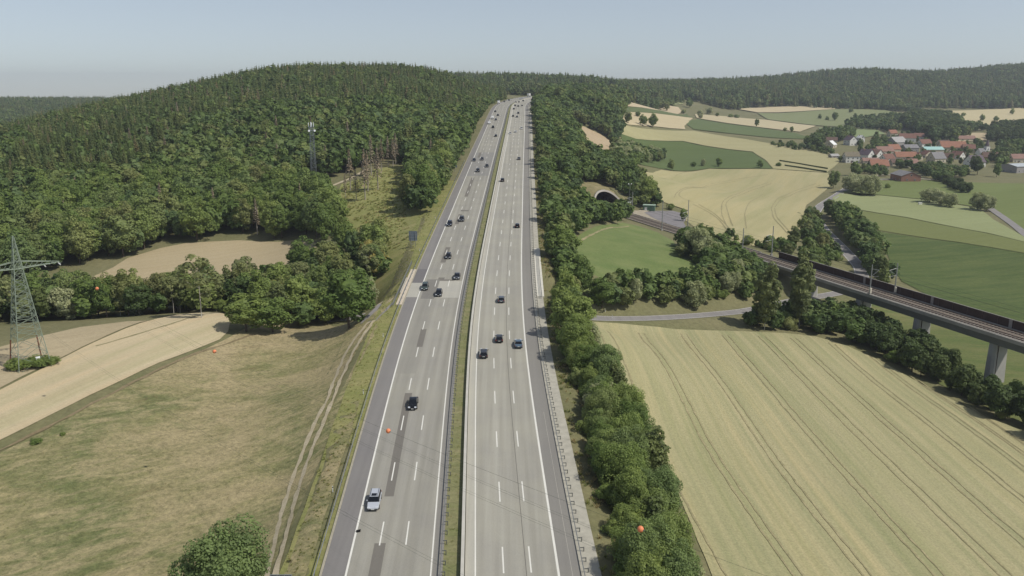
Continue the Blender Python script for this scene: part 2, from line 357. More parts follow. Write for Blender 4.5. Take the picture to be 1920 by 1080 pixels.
M_stub = field_mat('stubble_tan', [(168, 152, 120), (182, 167, 135), (192, 178, 146)], rot=direction((0, 790), (400, 620)), across=.7, along=.02, patch=.02, grain=2, gstr=.12, bands=True)
M_stub2 = field_mat('stubble_grey', [(150, 138, 108), (165, 150, 118), (172, 158, 128)], rot=direction((250, 500), (520, 460)), across=.5, along=.02, patch=.03, grain=1.5, gstr=.12)
M_clear = field_mat('clearing_grass', [(104, 114, 60), (130, 134, 78), (150, 146, 94)], patch=.06, across=.12, along=.1, grain=1.2, gstr=.2)
M_verge = field_mat('verge_grass', [(98, 106, 56), (120, 124, 70), (146, 140, 94)], patch=.09, across=.2, along=.05, grain=1.2, gstr=.25)
M_meadg = field_mat('green_meadow', [(86, 104, 54), (98, 114, 64), (120, 128, 80)], patch=.05, across=.1, along=.08, grain=1.1, gstr=.14)
M_low = field_mat('valley_meadow', [(70, 86, 42), (86, 100, 52), (116, 114, 72)], patch=.04, across=.3, along=.05, grain=1.1, gstr=.2)
WR = direction((1205, 612), (1345, 870))
M_wheat = field_mat('wheat_near', [(150, 146, 108), (166, 158, 120), (180, 166, 134), (140, 140, 102)], rot=WR, across=.7, along=.01, patch=.02, grain=2.6, gstr=.24, bands=True)
M_wheatB = field_mat('wheat_mid', [(152, 146, 104), (160, 153, 112), (170, 161, 122)], rot=direction((1500, 420), (1560, 345)), across=.2, along=.01, patch=.01, grain=1, gstr=.1, bands=True)
def fm(name, c, rot=0, v=6, across=.12, along=.006, grain=.5, gstr=.1): return field_mat(name, [tuple(x-v for x in c), c, tuple(x+v for x in c)], rot=rot, across=across, along=along, patch=.012, grain=grain, gstr=gstr)
EWD = direction((1200, 300), (1450, 318))
drape('dry_meadow', [(-120, 60)]+[hit(*p)[:2] for p in [(-60, 868), (0, 850), (100, 800), (200, 745), (300, 695), (370, 662), (432, 632), (500, 605), (600, 600), (690, 598), (716, 575)]]+[road_pt(-19.6, y)[:2] for y in range(236, 59, -11)], M_mead, label='dry tan and olive meadow left of the motorway')
drape('stubble_field', [hit(*p) for p in [(-80, 858), (0, 826), (100, 776), (200, 727), (300, 680), (370, 654), (412, 637), (428, 622), (431, 606), (424, 592), (408, 586), (330, 591), (262, 607), (180, 641), (100, 681), (0, 732), (-80, 768)]], M_stub, .04, label='pale mown strip of field below the lattice pylon')
drape('stubble_field', [hit(*p) for p in [(-80, 766), (0, 728), (100, 678), (180, 639), (262, 605), (280, 602), (240, 603), (150, 614), (80, 630), (0, 651), (-60, 668)]], field_mat('stubble_weedy', [(140, 134, 98), (164, 150, 120), (174, 160, 130)], rot=.6, patch=.05, across=.3, along=.04, grain=1.2, gstr=.14), .03, label='greyish stubble around the foot of the pylon')
drape('stubble_field', [(-175, 262)]+[hit(*p)[:2] for p in [(150, 530), (212, 502), (240, 484), (300, 466), (350, 456), (450, 451), (560, 450), (592, 456), (600, 480)]]+[(-75, 300), (-100, 272)], M_stub2, .03, label='tan stubble field between tree row and forest edge')
drape('clearing', [hit(*p) for p in [(655, 455), (648, 400), (632, 365), (640, 346), (690, 332), (702, 318), (770, 308), (768, 340), (762, 400), (790, 410), (776, 450), (740, 470), (700, 470)]], M_clear, .02, label='grassy clearing with dead spruces on the hillside')
drape('verge', [road_pt(-17.6, y)[:2] for y in range(60, 420, 12)]+[road_pt(-34, y)[:2] for y in range(412, 260, -12)]+[road_pt(-23.4, y)[:2] for y in range(222, 61, -12)], M_verge, .03, label='green and yellow grass verge beside the left shoulder')
wl = [hit(*p)[:2] for p in [(1110, 604), (1106, 625), (1130, 668), (1160, 722), (1200, 800), (1262, 905), (1335, 1080)]]
WEDGE = wl
drape('wheat_field', wl+[(31, 60), (170, 60)]+[hit(*p)[:2] for p in [(2150, 960), (2030, 880), (1925, 812), (1850, 783), (1780, 748), (1700, 705), (1640, 672), (1590, 650), (1530, 632), (1470, 625), (1420, 623), (1300, 619), (1200, 611)]], M_wheat, .06, label='ripening grain field right of the motorway tree belt', edge=.3)
drape('green_meadow', [hit(*p) for p in [(1066, 515), (1062, 470), (1085, 442), (1130, 422), (1168, 418), (1195, 424), (1235, 437), (1262, 452), (1275, 470), (1325, 492), (1330, 530), (1280, 560), (1120, 565), (1080, 540)]], M_meadg, .04, label='small green meadow between tree belt and railway')
drape('wheat_field', [hit(*p) for p in [(1180, 318), (1240, 319), (1330, 317), (1450, 318), (1552, 325), (1562, 345), (1535, 368), (1512, 385), (1500, 420), (1500, 450), (1480, 475), (1400, 460), (1310, 433), (1280, 410), (1290, 395), (1240, 378), (1225, 350), (1200, 330)]], M_wheatB, .05, label='pale grain field with curved tractor tracks behind the railway')
drape('crop_field', [hit(*p) for p in [(1165, 252), (1280, 266), (1410, 286), (1432, 300), (1448, 317), (1330, 316), (1240, 317), (1195, 308), (1170, 285)]], fm('beet_green', (84, 98, 54), EWD), .1, label='dark green crop field above the curved-track grain field')
drape('wheat_field', [hit(*p) for p in [(1163, 233), (1300, 246), (1400, 262), (1480, 275), (1560, 292), (1575, 303), (1550, 324), (1450, 317), (1433, 299), (1411, 285), (1280, 265), (1163, 251)]], fm('wheat_strip', (156, 150, 110), EWD, 8), .06, label='long pale grain strip above the dark green crop field')
drape('wheat_field', [hit(*p) for p in [(1160, 219), (1180, 211), (1258, 217), (1300, 222), (1290, 232), (1283, 237), (1285, 243), (1230, 238), (1163, 232)]], fm('stubble_a', (182, 168, 134), EWD, 8), .06, label='tan harvested field beside the wooded hill')
drape('crop_field', [hit(*p) for p in [(1172, 201), (1230, 207), (1288, 214), (1302, 222), (1260, 217), (1180, 211), (1168, 209)]], fm('beans', (92, 102, 64), EWD), .06, label='narrow green crop strip high on the slope')
drape('wheat_field', [hit(*p) for p in [(1177, 178), (1205, 187), (1235, 196), (1272, 202), (1279, 211), (1230, 207), (1175, 200)]], fm('stubble_b', (184, 168, 138), EWD, 8), .06, label='uppermost tan field below the distant wood')
drape('pasture', [hit(*p) for p in [(1178, 171), (1212, 174), (1216, 181), (1250, 184), (1280, 183), (1281, 196), (1262, 198), (1235, 195), (1205, 186)]], fm('past_a', (142, 146, 104), EWD, 6), .05, label='pale green pasture at the edge of the distant wood')
drape('crop_field', [hit(*p) for p in [(1284, 231), (1310, 224), (1420, 240), (1490, 250), (1528, 262), (1450, 259), (1370, 251), (1300, 243)]], fm('beet_b', (90, 102, 62), EWD), .06, label='dark green crop strip between two pale fields')
drape('wheat_field', [hit(*p) for p in [(1303, 215), (1360, 219), (1440, 226), (1530, 237), (1500, 248), (1420, 239), (1310, 223)]], fm('stubble_c', (180, 168, 134), EWD, 7), .06, label='tan field above the second dark crop strip')
drape('wheat_field', [hit(*p) for p in [(1380, 205), (1430, 203), (1560, 200), (1566, 206), (1500, 210), (1420, 212)]], fm('stubble_d', (186, 172, 138), EWD, 7), .06, label='narrow tan field directly under the far wood')
drape('pasture', [hit(*p) for p in [(1420, 213), (1500, 211), (1600, 205), (1660, 208), (1690, 214), (1660, 240), (1560, 238), (1530, 236), (1440, 225)]], fm('past_b', (122, 128, 88), EWD, 7), .05, label='green pasture above the village trees')
drape('wheat_field', [hit(*p) for p in [(1720, 207), (1790, 209), (1880, 206), (2000, 196), (2000, 232), (1900, 238), (1800, 240), (1760, 225)]], fm('stubble_e', (182, 170, 132), EWD, 8), .06, label='pale field on the slope right of the village trees')
drape('pasture', [hit(*p) for p in [(1535, 240), (1640, 242), (1660, 252), (1600, 262), (1540, 262)]], fm('past_c', (122, 134, 90), EWD, 7), .05, label='small pasture among the trees above the village')
drape('wheat_field', [hit(*p) for p in [(1770, 250), (1850, 250), (1850, 264), (1775, 268)]], fm('stubble_f', (178, 162, 130), EWD, 6), .05, label='small tan field behind the big orange roof')
drape('pasture', [hit(*p) for p in [(1575, 362), (1640, 340), (1720, 338), (1800, 342), (1920, 345), (2060, 352), (2060, 470), (1925, 443), (1870, 398), (1840, 390), (1750, 376), (1650, 366)]], fm('past_d', (104, 114, 64), EWD, 9), .04, label='bright pasture around the trees below the village')
drape('hay_meadow', [hit(*p) for p in [(1560, 372), (1575, 363), (1650, 367), (1750, 377), (1838, 392), (1862, 412), (1925, 448), (2000, 475), (1850, 437), (1700, 408), (1600, 392), (1572, 385)]], fm('hay_a', (136, 142, 98), EWD, 8), .08, label='pale cut hay meadow beside the country road')
drape('hay_meadow', [hit(*p) for p in [(1600, 393), (1700, 409), (1850, 438), (2000, 476), (2000, 492), (1920, 475), (1800, 455), (1645, 432), (1615, 410)]], fm('hay_b', (108, 114, 66), EWD, 7), .08, label='olive grass strip above the dark maize field')
MZ = drape('maize_field', [hit(*p) for p in [(1640, 433), (1800, 456), (1920, 476), (2100, 510), (2100, 720), (1985, 655), (1925, 622), (1830, 588), (1740, 555), (1690, 528), (1665, 480)]], field_mat('maize', [(60, 76, 34), (70, 86, 42), (92, 102, 56)], rot=EWD, across=.3, along=.03, patch=.03, grain=.7, gstr=.2), .1, label='dark green field behind the railway viaduct')
drape('valley_meadow', [hit(*p) for p in [(1608, 545), (1700, 545), (1800, 590), (1925, 640), (2100, 730), (2150, 900), (2040, 870), (1930, 800), (1850, 765), (1760, 720), (1690, 672), (1640, 630)]], M_low, .05, label='rough green meadow underneath the railway viaduct')
# bare ground, paths
M_soil = field_mat('bare_soil', [(150, 138, 110), (172, 160, 132), (188, 176, 150)], patch=.2, across=.4, along=.3, grain=2, gstr=.2)
M_tram = field_mat('tram', [(108, 108, 74), (134, 128, 94), (164, 154, 118)], patch=.12, across=.6, along=.1, grain=2.5, gstr=.3)
drape('tan_field', [hit(*p) for p in [(1060, 229), (1086, 234), (1125, 252), (1150, 268), (1156, 290), (1140, 306), (1110, 300), (1085, 265)]], fm('stubble_g', (168, 150, 120), direction((1090, 300), (1085, 240)), 8, across=.4), .08, label='small tan field between two woods above the tunnel')
drape('gravel_yard', [hit(*p) for p in [(1208, 399), (1225, 396), (1262, 396), (1290, 404), (1282, 418), (1288, 430), (1262, 424), (1232, 413)]], plain('tarmac_yard', (128, 124, 124), .9, var=.12, scale=.3, world=True), .1, label='grey paved yard beside the green hut')
drape('gravel_verge', [hit(*p) for p in [(1168, 398), (1210, 393), (1228, 392), (1210, 399), (1232, 413), (1262, 424), (1290, 430), (1300, 441), (1250, 430), (1208, 412)]], plain('pale_gravel', (164, 154, 134), .95, var=.15, scale=.6, world=True), .04, label='pale gravel strip along the railway by the hut')
# wheel tracks of the farm track
WL = [(692, 605), (665, 637), (647, 665), (630, 705), (615, 750), (587, 800), (567, 850), (545, 907), (534, 945), (522, 985), (512, 1030), (500, 1080), (480, 1150)]
WRT = [(702, 602), (680, 632), (662, 662), (642, 705), (627, 745), (605, 797), (587, 837), (575, 870), (560, 915), (547, 965), (536, 1005), (529, 1030), (516, 1080), (498, 1150)]
tr = tag(ribbon('farm_track', pxline(WL, 2), .72, M_soil, .14, jit=.22), 'two-wheel dirt track running down the meadow beside the motorway', kind='structure')
ribbon('wheel_rut', pxline(WRT, 2), .7, M_soil, .14, tr, jit=.22)
tag(ribbon('field_path', pxline([(-60, 872), (0, 846), (100, 796), (200, 744), (300, 692), (372, 660), (430, 645), (450, 637), (470, 628)], 3), .8, field_mat('path_dark', [(104, 96, 70), (120, 108, 80), (140, 126, 98)], patch=.1), .05, jit=.25), 'dark furrow along the lower edge of the mown field', kind='structure')
tag(ribbon('field_path', pxline([(180, 650), (250, 630), (330, 606), (400, 588)], 3), .5, M_tram, .09, jit=.2), 'faint wheel line crossing the mown field', kind='structure')
tag(ribbon('forest_path', pxline([(618, 352), (640, 342), (668, 330), (690, 316)], 2), 2.2, M_soil, .1), 'pale dirt path at the top of the clearing', kind='structure')
tag(ribbon('meadow_path', pxline([(1070, 468), (1090, 452), (1120, 436), (1150, 427), (1180, 425)], 2), 1.0, M_tram, .14, jit=.3), 'bare earth path curving along the green meadow', kind='structure')
# tractor tracks in the grain
wf = [o for o in bpy.data.objects if o.name.startswith('wheat_field')]
def inw(q, poly): return in_poly(q[:, 0], q[:, 1], poly)
WPOLY = [v for v in wl+[(31, 60), (170, 60)]]+[hit(*p)[:2] for p in [(2150, 960), (2030, 880), (1925, 806), (1850, 778), (1780, 742), (1700, 700), (1640, 668), (1590, 648), (1530, 634), (1470, 629), (1420, 627), (1300, 622), (1200, 614)]]
dx, dy = math.cos(WR), math.sin(WR)
tops = [(1119, 1129), (1195, 1205), (1274, 1284), (1350, 1361), (1418, 1431), (1478, 1489), (1548, 1560), (1625, 1640), (1700, 1716), (1790, 1806)]
for i, pr in enumerate(tops):
    for j, px in enumerate(pr):
        p = hit(px, np.interp(px, [1100, 1300, 1420, 1470, 1530, 1590, 1640, 1700, 1780, 1850], [612, 622, 627, 629, 634, 648, 668, 700, 742, 778])+1)
        pts = [(p[0]+dx*t, p[1]+dy*t) for t in np.arange(2, 190, 2.5)]
        # the rows bend gently
        pts = np.array([(x+.00022*t*t*dy*-1*(1 if i < 2 else .6), y, 0) for (x, y), t in zip(pts, np.arange(2, 190, 2.5))])
        pts = pts[inw(pts, WPOLY)]
        if len(pts) > 6: ribbon('tractor_track', pts, .36, M_tram, .13, wf[0], jit=.14)
for pts in [[(1264, 371), (1268, 362), (1290, 352), (1330, 345), (1380, 337), (1440, 328)], [(1300, 380), (1280, 376), (1271, 371), (1270, 364), (1292, 354), (1330, 348), (1385, 339)],
            [(1300, 384), (1335, 400), (1353, 417), (1362, 430)], [(1310, 384), (1342, 401), (1360, 420), (1372, 434)], [(1362, 422), (1352, 400), (1354, 380), (1372, 367), (1400, 355), (1440, 343)],
            [(1374, 424), (1366, 404), (1360, 382), (1378, 369), (1406, 358), (1446, 345)], [(1478, 440), (1450, 410), (1446, 390), (1458, 372), (1490, 358), (1530, 345)], [(1484, 440), (1456, 408), (1452, 390), (1464, 374), (1496, 360), (1538, 348)],
            [(1400, 430), (1396, 400), (1405, 380), (1430, 365)], [(1240, 335), (1270, 328), (1290, 322)]]:
    ribbon('tractor_track', pxline(pts, 5, 6), .5, M_tram, .16, wf[1], jit=.15)

# ------------------------------------------------------------------ motorway
def asphalt(name, c, streak=True, var=.05, lane=None):
    t = NT(name); p = t.pos(); c = rgb(c)
    a = t.noise(t.mapping(p, PI/2, (.004, .55, .1)), 1, 4, .6); b = t.noise(p, .09, 4, .6); g = t.noise(p, 6, 3, .6)
    col = t.mix(1.0, c, t.ramp(a, [(.3, (1-var*2.2,)*3+(1,)), (.7, (1+var*1.6,)*3+(1,))]), 'MULTIPLY')
    col = t.mix(1.0, col, t.ramp(b, [(.3, (1-var, 1-var, 1-var*.6, 1)), (.7, (1+var, 1+var, 1+var*.7, 1))]), 'MULTIPLY')
    col = t.mix(1.0, col, t.ramp(g, [(.3, (.93,)*3+(1,)), (.7, (1.06,)*3+(1,))]), 'MULTIPLY')
    if lane is not None:   # darker wheel paths in every lane
        sx = t.n('ShaderNodeSeparateXYZ'); t.l(t.n('ShaderNodeUVMap', uv_map='road').outputs[0], sx.inputs[0])
        m1 = t.n('ShaderNodeMath', operation='MULTIPLY_ADD'); t.l(sx.outputs[0], m1.inputs[0]); m1.inputs[1].default_value = 2*PI/1.875; m1.inputs[2].default_value = -lane*2*PI/1.875
        m2 = t.n('ShaderNodeMath', operation='COSINE'); t.l(m1.outputs[0], m2.inputs[0]); col = t.mix(t.rng(m2.outputs[0], -1, .6, .8, 0), col, t.mix(1.0, col, (.915, .91, .9, 1), 'MULTIPLY'))
    t.bump(g, .15, .02); MATS[name] = t.done(col, .85); return MATS[name]
A_left = asphalt('asphalt_left', (152, 149, 138), var=.075, lane=-14.2); A_right = asphalt('asphalt_right', (159, 156, 144), var=.07, lane=3.05); A_sh = asphalt('asphalt_shoulder', (128, 125, 121), var=.05)
A_shr = asphalt('asphalt_shoulder_grey', (134, 131, 124), var=.04); A_patch = asphalt('asphalt_patch', (116, 112, 104), var=.03); A_pale = asphalt('concrete_pale', (172, 169, 157), var=.05)
M_line = plain('line_paint', (218, 216, 206), .6, var=.05, scale=.5, world=True); M_conc = plain('concrete', (186, 183, 172), .8, var=.08, scale=.4, world=True)
M_seam = plain('joint_seal', (84, 80, 74), .8); M_steel = plain('galvanised', (150, 152, 150), .5, .6, world=True); M_steeld = plain('galvanised_dull', (120, 122, 118), .6, .4)
Y0, Y1 = 56, 1330
def stns(y0, y1): return np.concatenate([np.arange(y0, min(y1, 500), 4.0), np.arange(max(y0, 500), y1, 10.0), [y1]])
def rstrip(name, u0, u1, mat, dz=0, y0=Y0, y1=Y1, parent=None, th=0, label=None, kind=None, ufun=None):
    ys = stns(y0, y1); V = []; fs = []
    for y in ys: V += [road_pt(u0, y, dz), road_pt(u1, y, dz)]
    fs = [(2*i, 2*i+1, 2*i+3, 2*i+2) for i in range(len(ys)-1)]; n = len(V)
    if th:
        V += [(a, b, c-th) for a, b, c in V]
        fs += [(2*i+2, n+2*i+2, n+2*i, 2*i) for i in range(len(ys)-1)]+[(2*i+1, n+2*i+1, n+2*i+3, 2*i+3) for i in range(len(ys)-1)]
        fs += [(0, n, n+1, 1), (n-2, n-1, 2*n-1, 2*n-2)]
    mb = MB(); mb.add(V, fs); o = mb.build(name, mat, parent)
    if not th:
        uv = o.data.uv_layers.new(name='road'); li = np.empty(len(o.data.loops), int); o.data.loops.foreach_get('vertex_index', li)
        uv.data.foreach_set('uv', np.stack([np.where(li % 2 == 0, u0, u1), ys[li//2]/100], -1).ravel())
    return tag(o, label, kind=kind)
cl = rstrip('left_carriageway', -14.2, -2.7, A_left, label='left motorway carriageway with three lanes coming towards the drone', kind='structure')
cr = rstrip('right_carriageway', 2.9, 14.3, A_right, label='right motorway carriageway with three lanes leading away', kind='structure')
rstrip('hard_shoulder', -17.4, -14.2, A_sh, parent=cl); rstrip('inner_shoulder', -2.7, -1.35, A_shr, parent=cl)
rstrip('hard_shoulder', 14.3, 17.2, A_shr, parent=cr); rstrip('inner_shoulder', 1.65, 2.9, A_pale, parent=cr)
rstrip('median_strip', -1.35, 1.1, field_mat('median_grass', [(96, 104, 62), (114, 118, 76), (138, 132, 98)], patch=.15, across=.5, along=.05, grain=1.5, gstr=.25), -.04, label='strip of dry grass in the central reservation', kind='structure')
rstrip('gravel_strip', 17.2, 19.9, plain('gravel', (170, 166, 152), .95, var=.14, scale=.8, world=True), -.02, label='pale gravel strip beside the right crash barrier', kind='structure')
rstrip('drain_kerb', -17.75, -17.4, plain('kerb_pale', (160, 154, 136), .9, world=True), .02, label='pale drainage kerb along the left shoulder', kind='structure')
bar = rstrip('concrete_barrier', 1.1, 1.55, M_conc, .85, th=.95, label='low concrete safety wall along the central reservation', kind=None); tag(bar, cat='barrier')
def rst(y):  # station of a picture row on the centre line
    return onroad(np.interp(y, [180, 200, 225, 260, 300, 350, 412, 500, 600, 700, 860, 1080], [962, 957, 950, 942, 933, 922.5, 910, 890, 872.5, 862.5, 855, 851]), y)[0]
for u, hw in ((-14.2, .14), (-2.9, .1), (3.05, .1), (14.2, .16)):
    rstrip('edge_line', u-hw, u+hw, M_line, .006, parent=cl if u < 0 else cr, y0=Y0, y1=1240)
rstrip('joint', 9.86, 9.93, M_seam, .005, parent=cr, y1=420); rstrip('joint', 16.0, 16.06, A_pale, .005, parent=cr, y1=150)
PY = 17.85
yl = rst(709.5); yr = rst(734.6)
for k in range(-8, 62):
    for u, y, par in ((-10.45, yl, cl), (-6.75, yl, cl), (6.85, yr, cr), (10.55, yr, cr)):
        a = y+k*PY
        if a-6 < Y0 or a > 1100: continue
        V = [road_pt(u-.1, a-6, .007), road_pt(u+.1, a-6, .007), road_pt(u+.1, a, .007), road_pt(u-.1, a, .007)]
        MB().add(V, [(0, 1, 2, 3)]).build('lane_dash', M_line, par)
def patch(u0, u1, ya, yb, mat, dz=.003, par=cl): # picture rows ya (far) .. yb (near)
    a, b = rst(yb), rst(ya); rstrip('road_patch', u0, u1, mat, dz, parent=par, y0=a, y1=b)
patch(-11.1, -9.65, 737, 931, A_patch); patch(-11.2, -9.6, 1017, 1140, A_patch); patch(-10.9, -9.5, 618, 651, A_patch); patch(-11.2, -9.6, 464, 493, A_patch)
patch(-11.0, -9.6, 402, 421, A_patch); patch(-11.3, -9.8, 333, 369, A_patch); patch(-10.6, -7.4, 394, 396.5, A_patch); patch(-13.4, -9.7, 524.5, 561, asphalt('asphalt_mid', (126, 123, 116), var=.04))
patch(-9.7, -5.6, 524.5, 527.5, A_patch); patch(-10.2, -8.4, 521, 524.4, A_patch); patch(-9.5, -3.1, 527.6, 559, A_pale); patch(-17.4, -14.4, 531, 558, A_pale)
patch(-17.4, -14.4, 505, 530.8, asphalt('asphalt_dk', (112, 109, 108), var=.04)); patch(-12.2, -10.8, 286, 296, A_patch)
patch(-14.0, -3.1, 286, 330, asphalt('asphalt_l2', (138, 136, 130), var=.05), .002); patch(-14.0, -9.7, 562, 700, asphalt('asphalt_l3', (144, 141, 131), var=.05), .002)
# dark drip marks by the median rail
# crash barriers with posts
def guard(name, u, y0, y1, side, label, step=2.0, limit=290, arm=True, ph=.72):
    g = empty(name, road_pt(u, y0), label=label, cat='crash barrier')
    g0 = Vector(g.location); ys = stns(y0, y1); mb = MB()
    prof = [(0, .72), (.05*side, .68), (0, .62), (.05*side, .56), (0, .5)]; V = []; np_ = len(prof)
    for y in ys:
        for du, z in prof: V.append(Vector(road_pt(u+du, y, z))-g0)
        for du, z in reversed(prof): V.append(Vector(road_pt(u+du-.035*side, y, z))-g0)
    m = 2*np_
    fs = [(i*m+j, i*m+(j+1) % m, (i+1)*m+(j+1) % m, (i+1)*m+j) for i in range(len(ys)-1) for j in range(m)]
    mb.add(V, fs); mb.build('rail', M_steel, g)
    pm = MB(); pm.box((0, 0, .33), (.12, .1, .7))
    if arm: pm.box((-side*.28, 0, .6), (.5, .08, .12))
    pme = pm.mesh('post', M_steeld); far = MB(); n = 0; y = y0+1
    while y < y1:
        p = road_pt(u-side*.1*(-1 if not arm else 1)+side*(.5 if arm else 0), y); p = road_pt(u+(.62*side*-1 if arm else -.08*side), y, -.03)
        rz = -math.atan(rhd(y))
        if n < limit:
            o = bpy.data.objects.new('post', pme); COL.objects.link(o); o.parent = g; o.location = Vector(p)-g0; o.rotation_euler = (0, 0, rz+(PI if arm else 0)); n += 1
        else: q = Vector(p)-g0; far.box((q.x, q.y, q.z+.33), (.12, .1, .7))
        y += step
    if far.v: tag(far.build('post_row', M_steeld, g), kind='stuff')
    return g
guard('crash_barrier', -1.62, Y0, 900, -1, 'steel crash barrier with ladder-like posts in the central reservation', 2.4)
guard('crash_barrier', 17.55, Y0, 900, -1, 'steel crash barrier along the pale gravel at the right shoulder', 2.4)
guard('crash_barrier', -18.3, Y0, 470, 1, 'thin steel crash barrier along the left grass verge', 4.0, arm=False)
# marker posts
dp = MB(); dp.box((0, 0, .5), (.14, .1, 1.0)); dp.box((0, 0, .82), (.15, .11, .16), m=1); dpm = dp.mesh('marker_post', [plain('white_plastic', (228, 228, 224), .5), plain('black_band', (30, 30, 30), .5)])
for i, y in enumerate([rst(916), rst(736), rst(600)-12, rst(916)+150, rst(916)+200]):
    p = road_pt(-19.4, y, -.2); o = mobj('marker_post', dpm, None, p)
    tag(o, ['white marker post at the verge beside the silver car', 'white marker post on the verge behind the nearest black car', 'white marker post on the verge before the left bridge railing', 'white marker post on the verge beyond the left bridge railing', 'white marker post on the verge near the blue-grey sign back'][i], 'marker post', 'white marker posts on the left verge')
# gantry-free sign backs
def sign_back(px, py_base, u, w, h, hb, label, cols, rows, posts=1):
    y = rst(py_base); p = road_pt(u, y); gzz = gz(p[0], p[1]); t = empty('road_sign', (p[0], p[1], gzz), label=label, cat='road sign')
    MB().box((0, 0, hb+h/2), (w, .06, h)).build('panel', plain('sign_back', (120, 130, 142), .5, .3), t)
    fr = MB(); r = plain('sign_frame', (150, 156, 162), .5, .4)
    for i in range(rows+1): MB().box((0, -.06, hb+h*i/rows), (w, .06, .1)).build('rib', r, t)
    for i in range(cols+1): MB().box((-w/2+w*i/cols, -.065, hb+h/2), (.08, .06, h)).build('rib', r, t)
    for s in ((0,) if posts == 1 else (-w*.28, w*.28)): MB().tube((s, -.12, -.5), (s, -.12, hb+h*.9), .09, 6).build('pole', M_steel, t)
    return t
sign_back(782, 462, -22.3, 2.7, 3.2, 2.2, 'blue-grey back of a tall direction sign beside the left shoulder', 2, 3, 2)
sign_back(851, 322, -21, 2.4, 2.6, 2.4, 'small distant sign back at the foot of the wooded slope', 1, 2, 1)
sign_back(562, 1115, -21.6, 2.7, 2.0, 1.6, 'dark framed sign back cut by the lower picture edge', 3, 2, 2)
# tyre scrap
p = road_pt(*(lambda s: (s[1], s[0]))(onroad(673, 996)), 0)
db = MB(); db.box((0, 0, .12), (.62, .42, .2), .3, taper=.8); db.box((.2, .1, .2), (.3, .2, .16), 1.0, taper=.7); tag(db.build('debris', plain('rubber', (22, 22, 22), .8), None, p), 'small black scrap lying on the lane near the silver car', 'debris')

# ------------------------------------------------------------------ underpass of the country road
ub = empty('road_bridge', road_pt(0, 236), label='motorway bridge over the country road, with concrete caps and railings', cat='bridge'); u0v = Vector(ub.location)
def rel(mb, o): mb.v = [tuple(Vector(v)-o) for v in mb.v]; return mb
def rbox(u0, u1, y0, y1, z0, z1):
    V = [road_pt(u, y, z) for z in (z0, z1) for u, y in ((u0, y0), (u1, y0), (u1, y1), (u0, y1))]
    return rel(MB().add(V, [(0, 3, 2, 1), (4, 5, 6, 7), (0, 1, 5, 4), (1, 2, 6, 5), (2, 3, 7, 6), (3, 0, 4, 7)]), u0v)
ya, yb = rst(569), rst(508)
rbox(-19.9, 19.9, ya+1, yb-3, -1.5, -.3).build('deck_slab', M_conc, ub)
rbox(-19.4, -17.8, ya-1, yb+1, -.28, .1).build('cap_beam', plain('cap_conc', (196, 184, 164), .85, var=.08, scale=.4, world=True), ub)
rbox(18.1, 20.2, ya+6, rst(466), -.28, .1).build('cap_beam', plain('cap_conc2', (204, 200, 186), .85, var=.08, scale=.4, world=True), ub)
rbox(-19.9, 19.9, ya-.5, ya+1, -8.5, -.3).build('abutment', M_conc, ub); rbox(-19.9, 19.9, yb-3, yb-1.5, -8.5, -.3).build('abutment', M_conc, ub)
for u, y0, y1 in ((-19.9, ya-3, yb+8), (19.5, ya+4, rst(480))):
    rl = MB()
    for z in (1.1, .6): 
        a = [Vector(road_pt(u, y, z))-u0v for y in np.arange(y0, y1, 3)]
        for p, q in zip(a[:-1], a[1:]): rl.tube(p, q, .06, 5)
    rl.build('handrail', M_steel, ub)
    pm = MB().box((0, 0, .55), (.1, .1, 1.1)).mesh('baluster', M_steel)
    for y in np.arange(y0, y1, .95): o = mobj('baluster', pm, ub, Vector(road_pt(u, y, 0))-u0v)
# the country road itself
A_cr = asphalt('asphalt_country', (138, 134, 130), var=.05)
crd = CRD[:]
cr2 = tag(ribbon('country_road', crd, 5.6, A_cr, .02, k=.6), 'grey country road passing under motorway and railway', kind='structure')
for s in (-1, 1):
    d = np.gradient(crd[:, :2], axis=0); d /= np.linalg.norm(d, axis=1)[:, None]; q = crd.copy(); q[:, 0] += d[:, 1]*2.45*s; q[:, 1] -= d[:, 0]*2.45*s
    ribbon('edge_line', q, .16, M_line, .03, cr2, k=.6)
tag(ribbon('country_road', pxline([(1845, 383), (1862, 395), (1895, 418), (1925, 443), (1990, 480), (2100, 540)], 5, 3), 4.6, A_cr, .08), 'narrow lane at the right edge beyond the hay meadow', kind='structure')
tag(ribbon('village_lane', pxline([(1630, 331), (1660, 328), (1690, 331), (1720, 336), (1760, 338)], 4, 2), 3.6, plain('lane_pale', (176, 168, 150), .9, world=True), .1), 'pale lane in front of the brick barn', kind='structure')
tag(ribbon('gravel_lane', pxline([(1905, 318), (1925, 322), (1990, 330)], 5, 2), 9, plain('lane_pale2', (186, 176, 156), .9, world=True), .1), 'pale yard in front of the grey hall', kind='structure')
tag(ribbon('asphalt_patch', pxline([(724, 568), (714, 580), (700, 592), (690, 604)], 2, 1), 4.2, A_cr, .08), 'grey asphalt stub where the track meets the underpass', kind='structure')
tag(ribbon('dirt_patch', pxline([(735, 552), (722, 566), (712, 572)], 2, 1), 3.5, M_soil, .07), 'stony bare slope beside the underpass', kind='structure')
for px, py, lb in ((1135, 585, 'white marker post beside the country road near the tree belt'), (1148, 597, 'white marker post on the field side of the country road'), (1389, 584, 'white marker post where the country road enters the trees')):
    tag(mobj('marker_post', dpm, None, hit(px, py)), lb, 'marker post', 'marker posts along the country road')

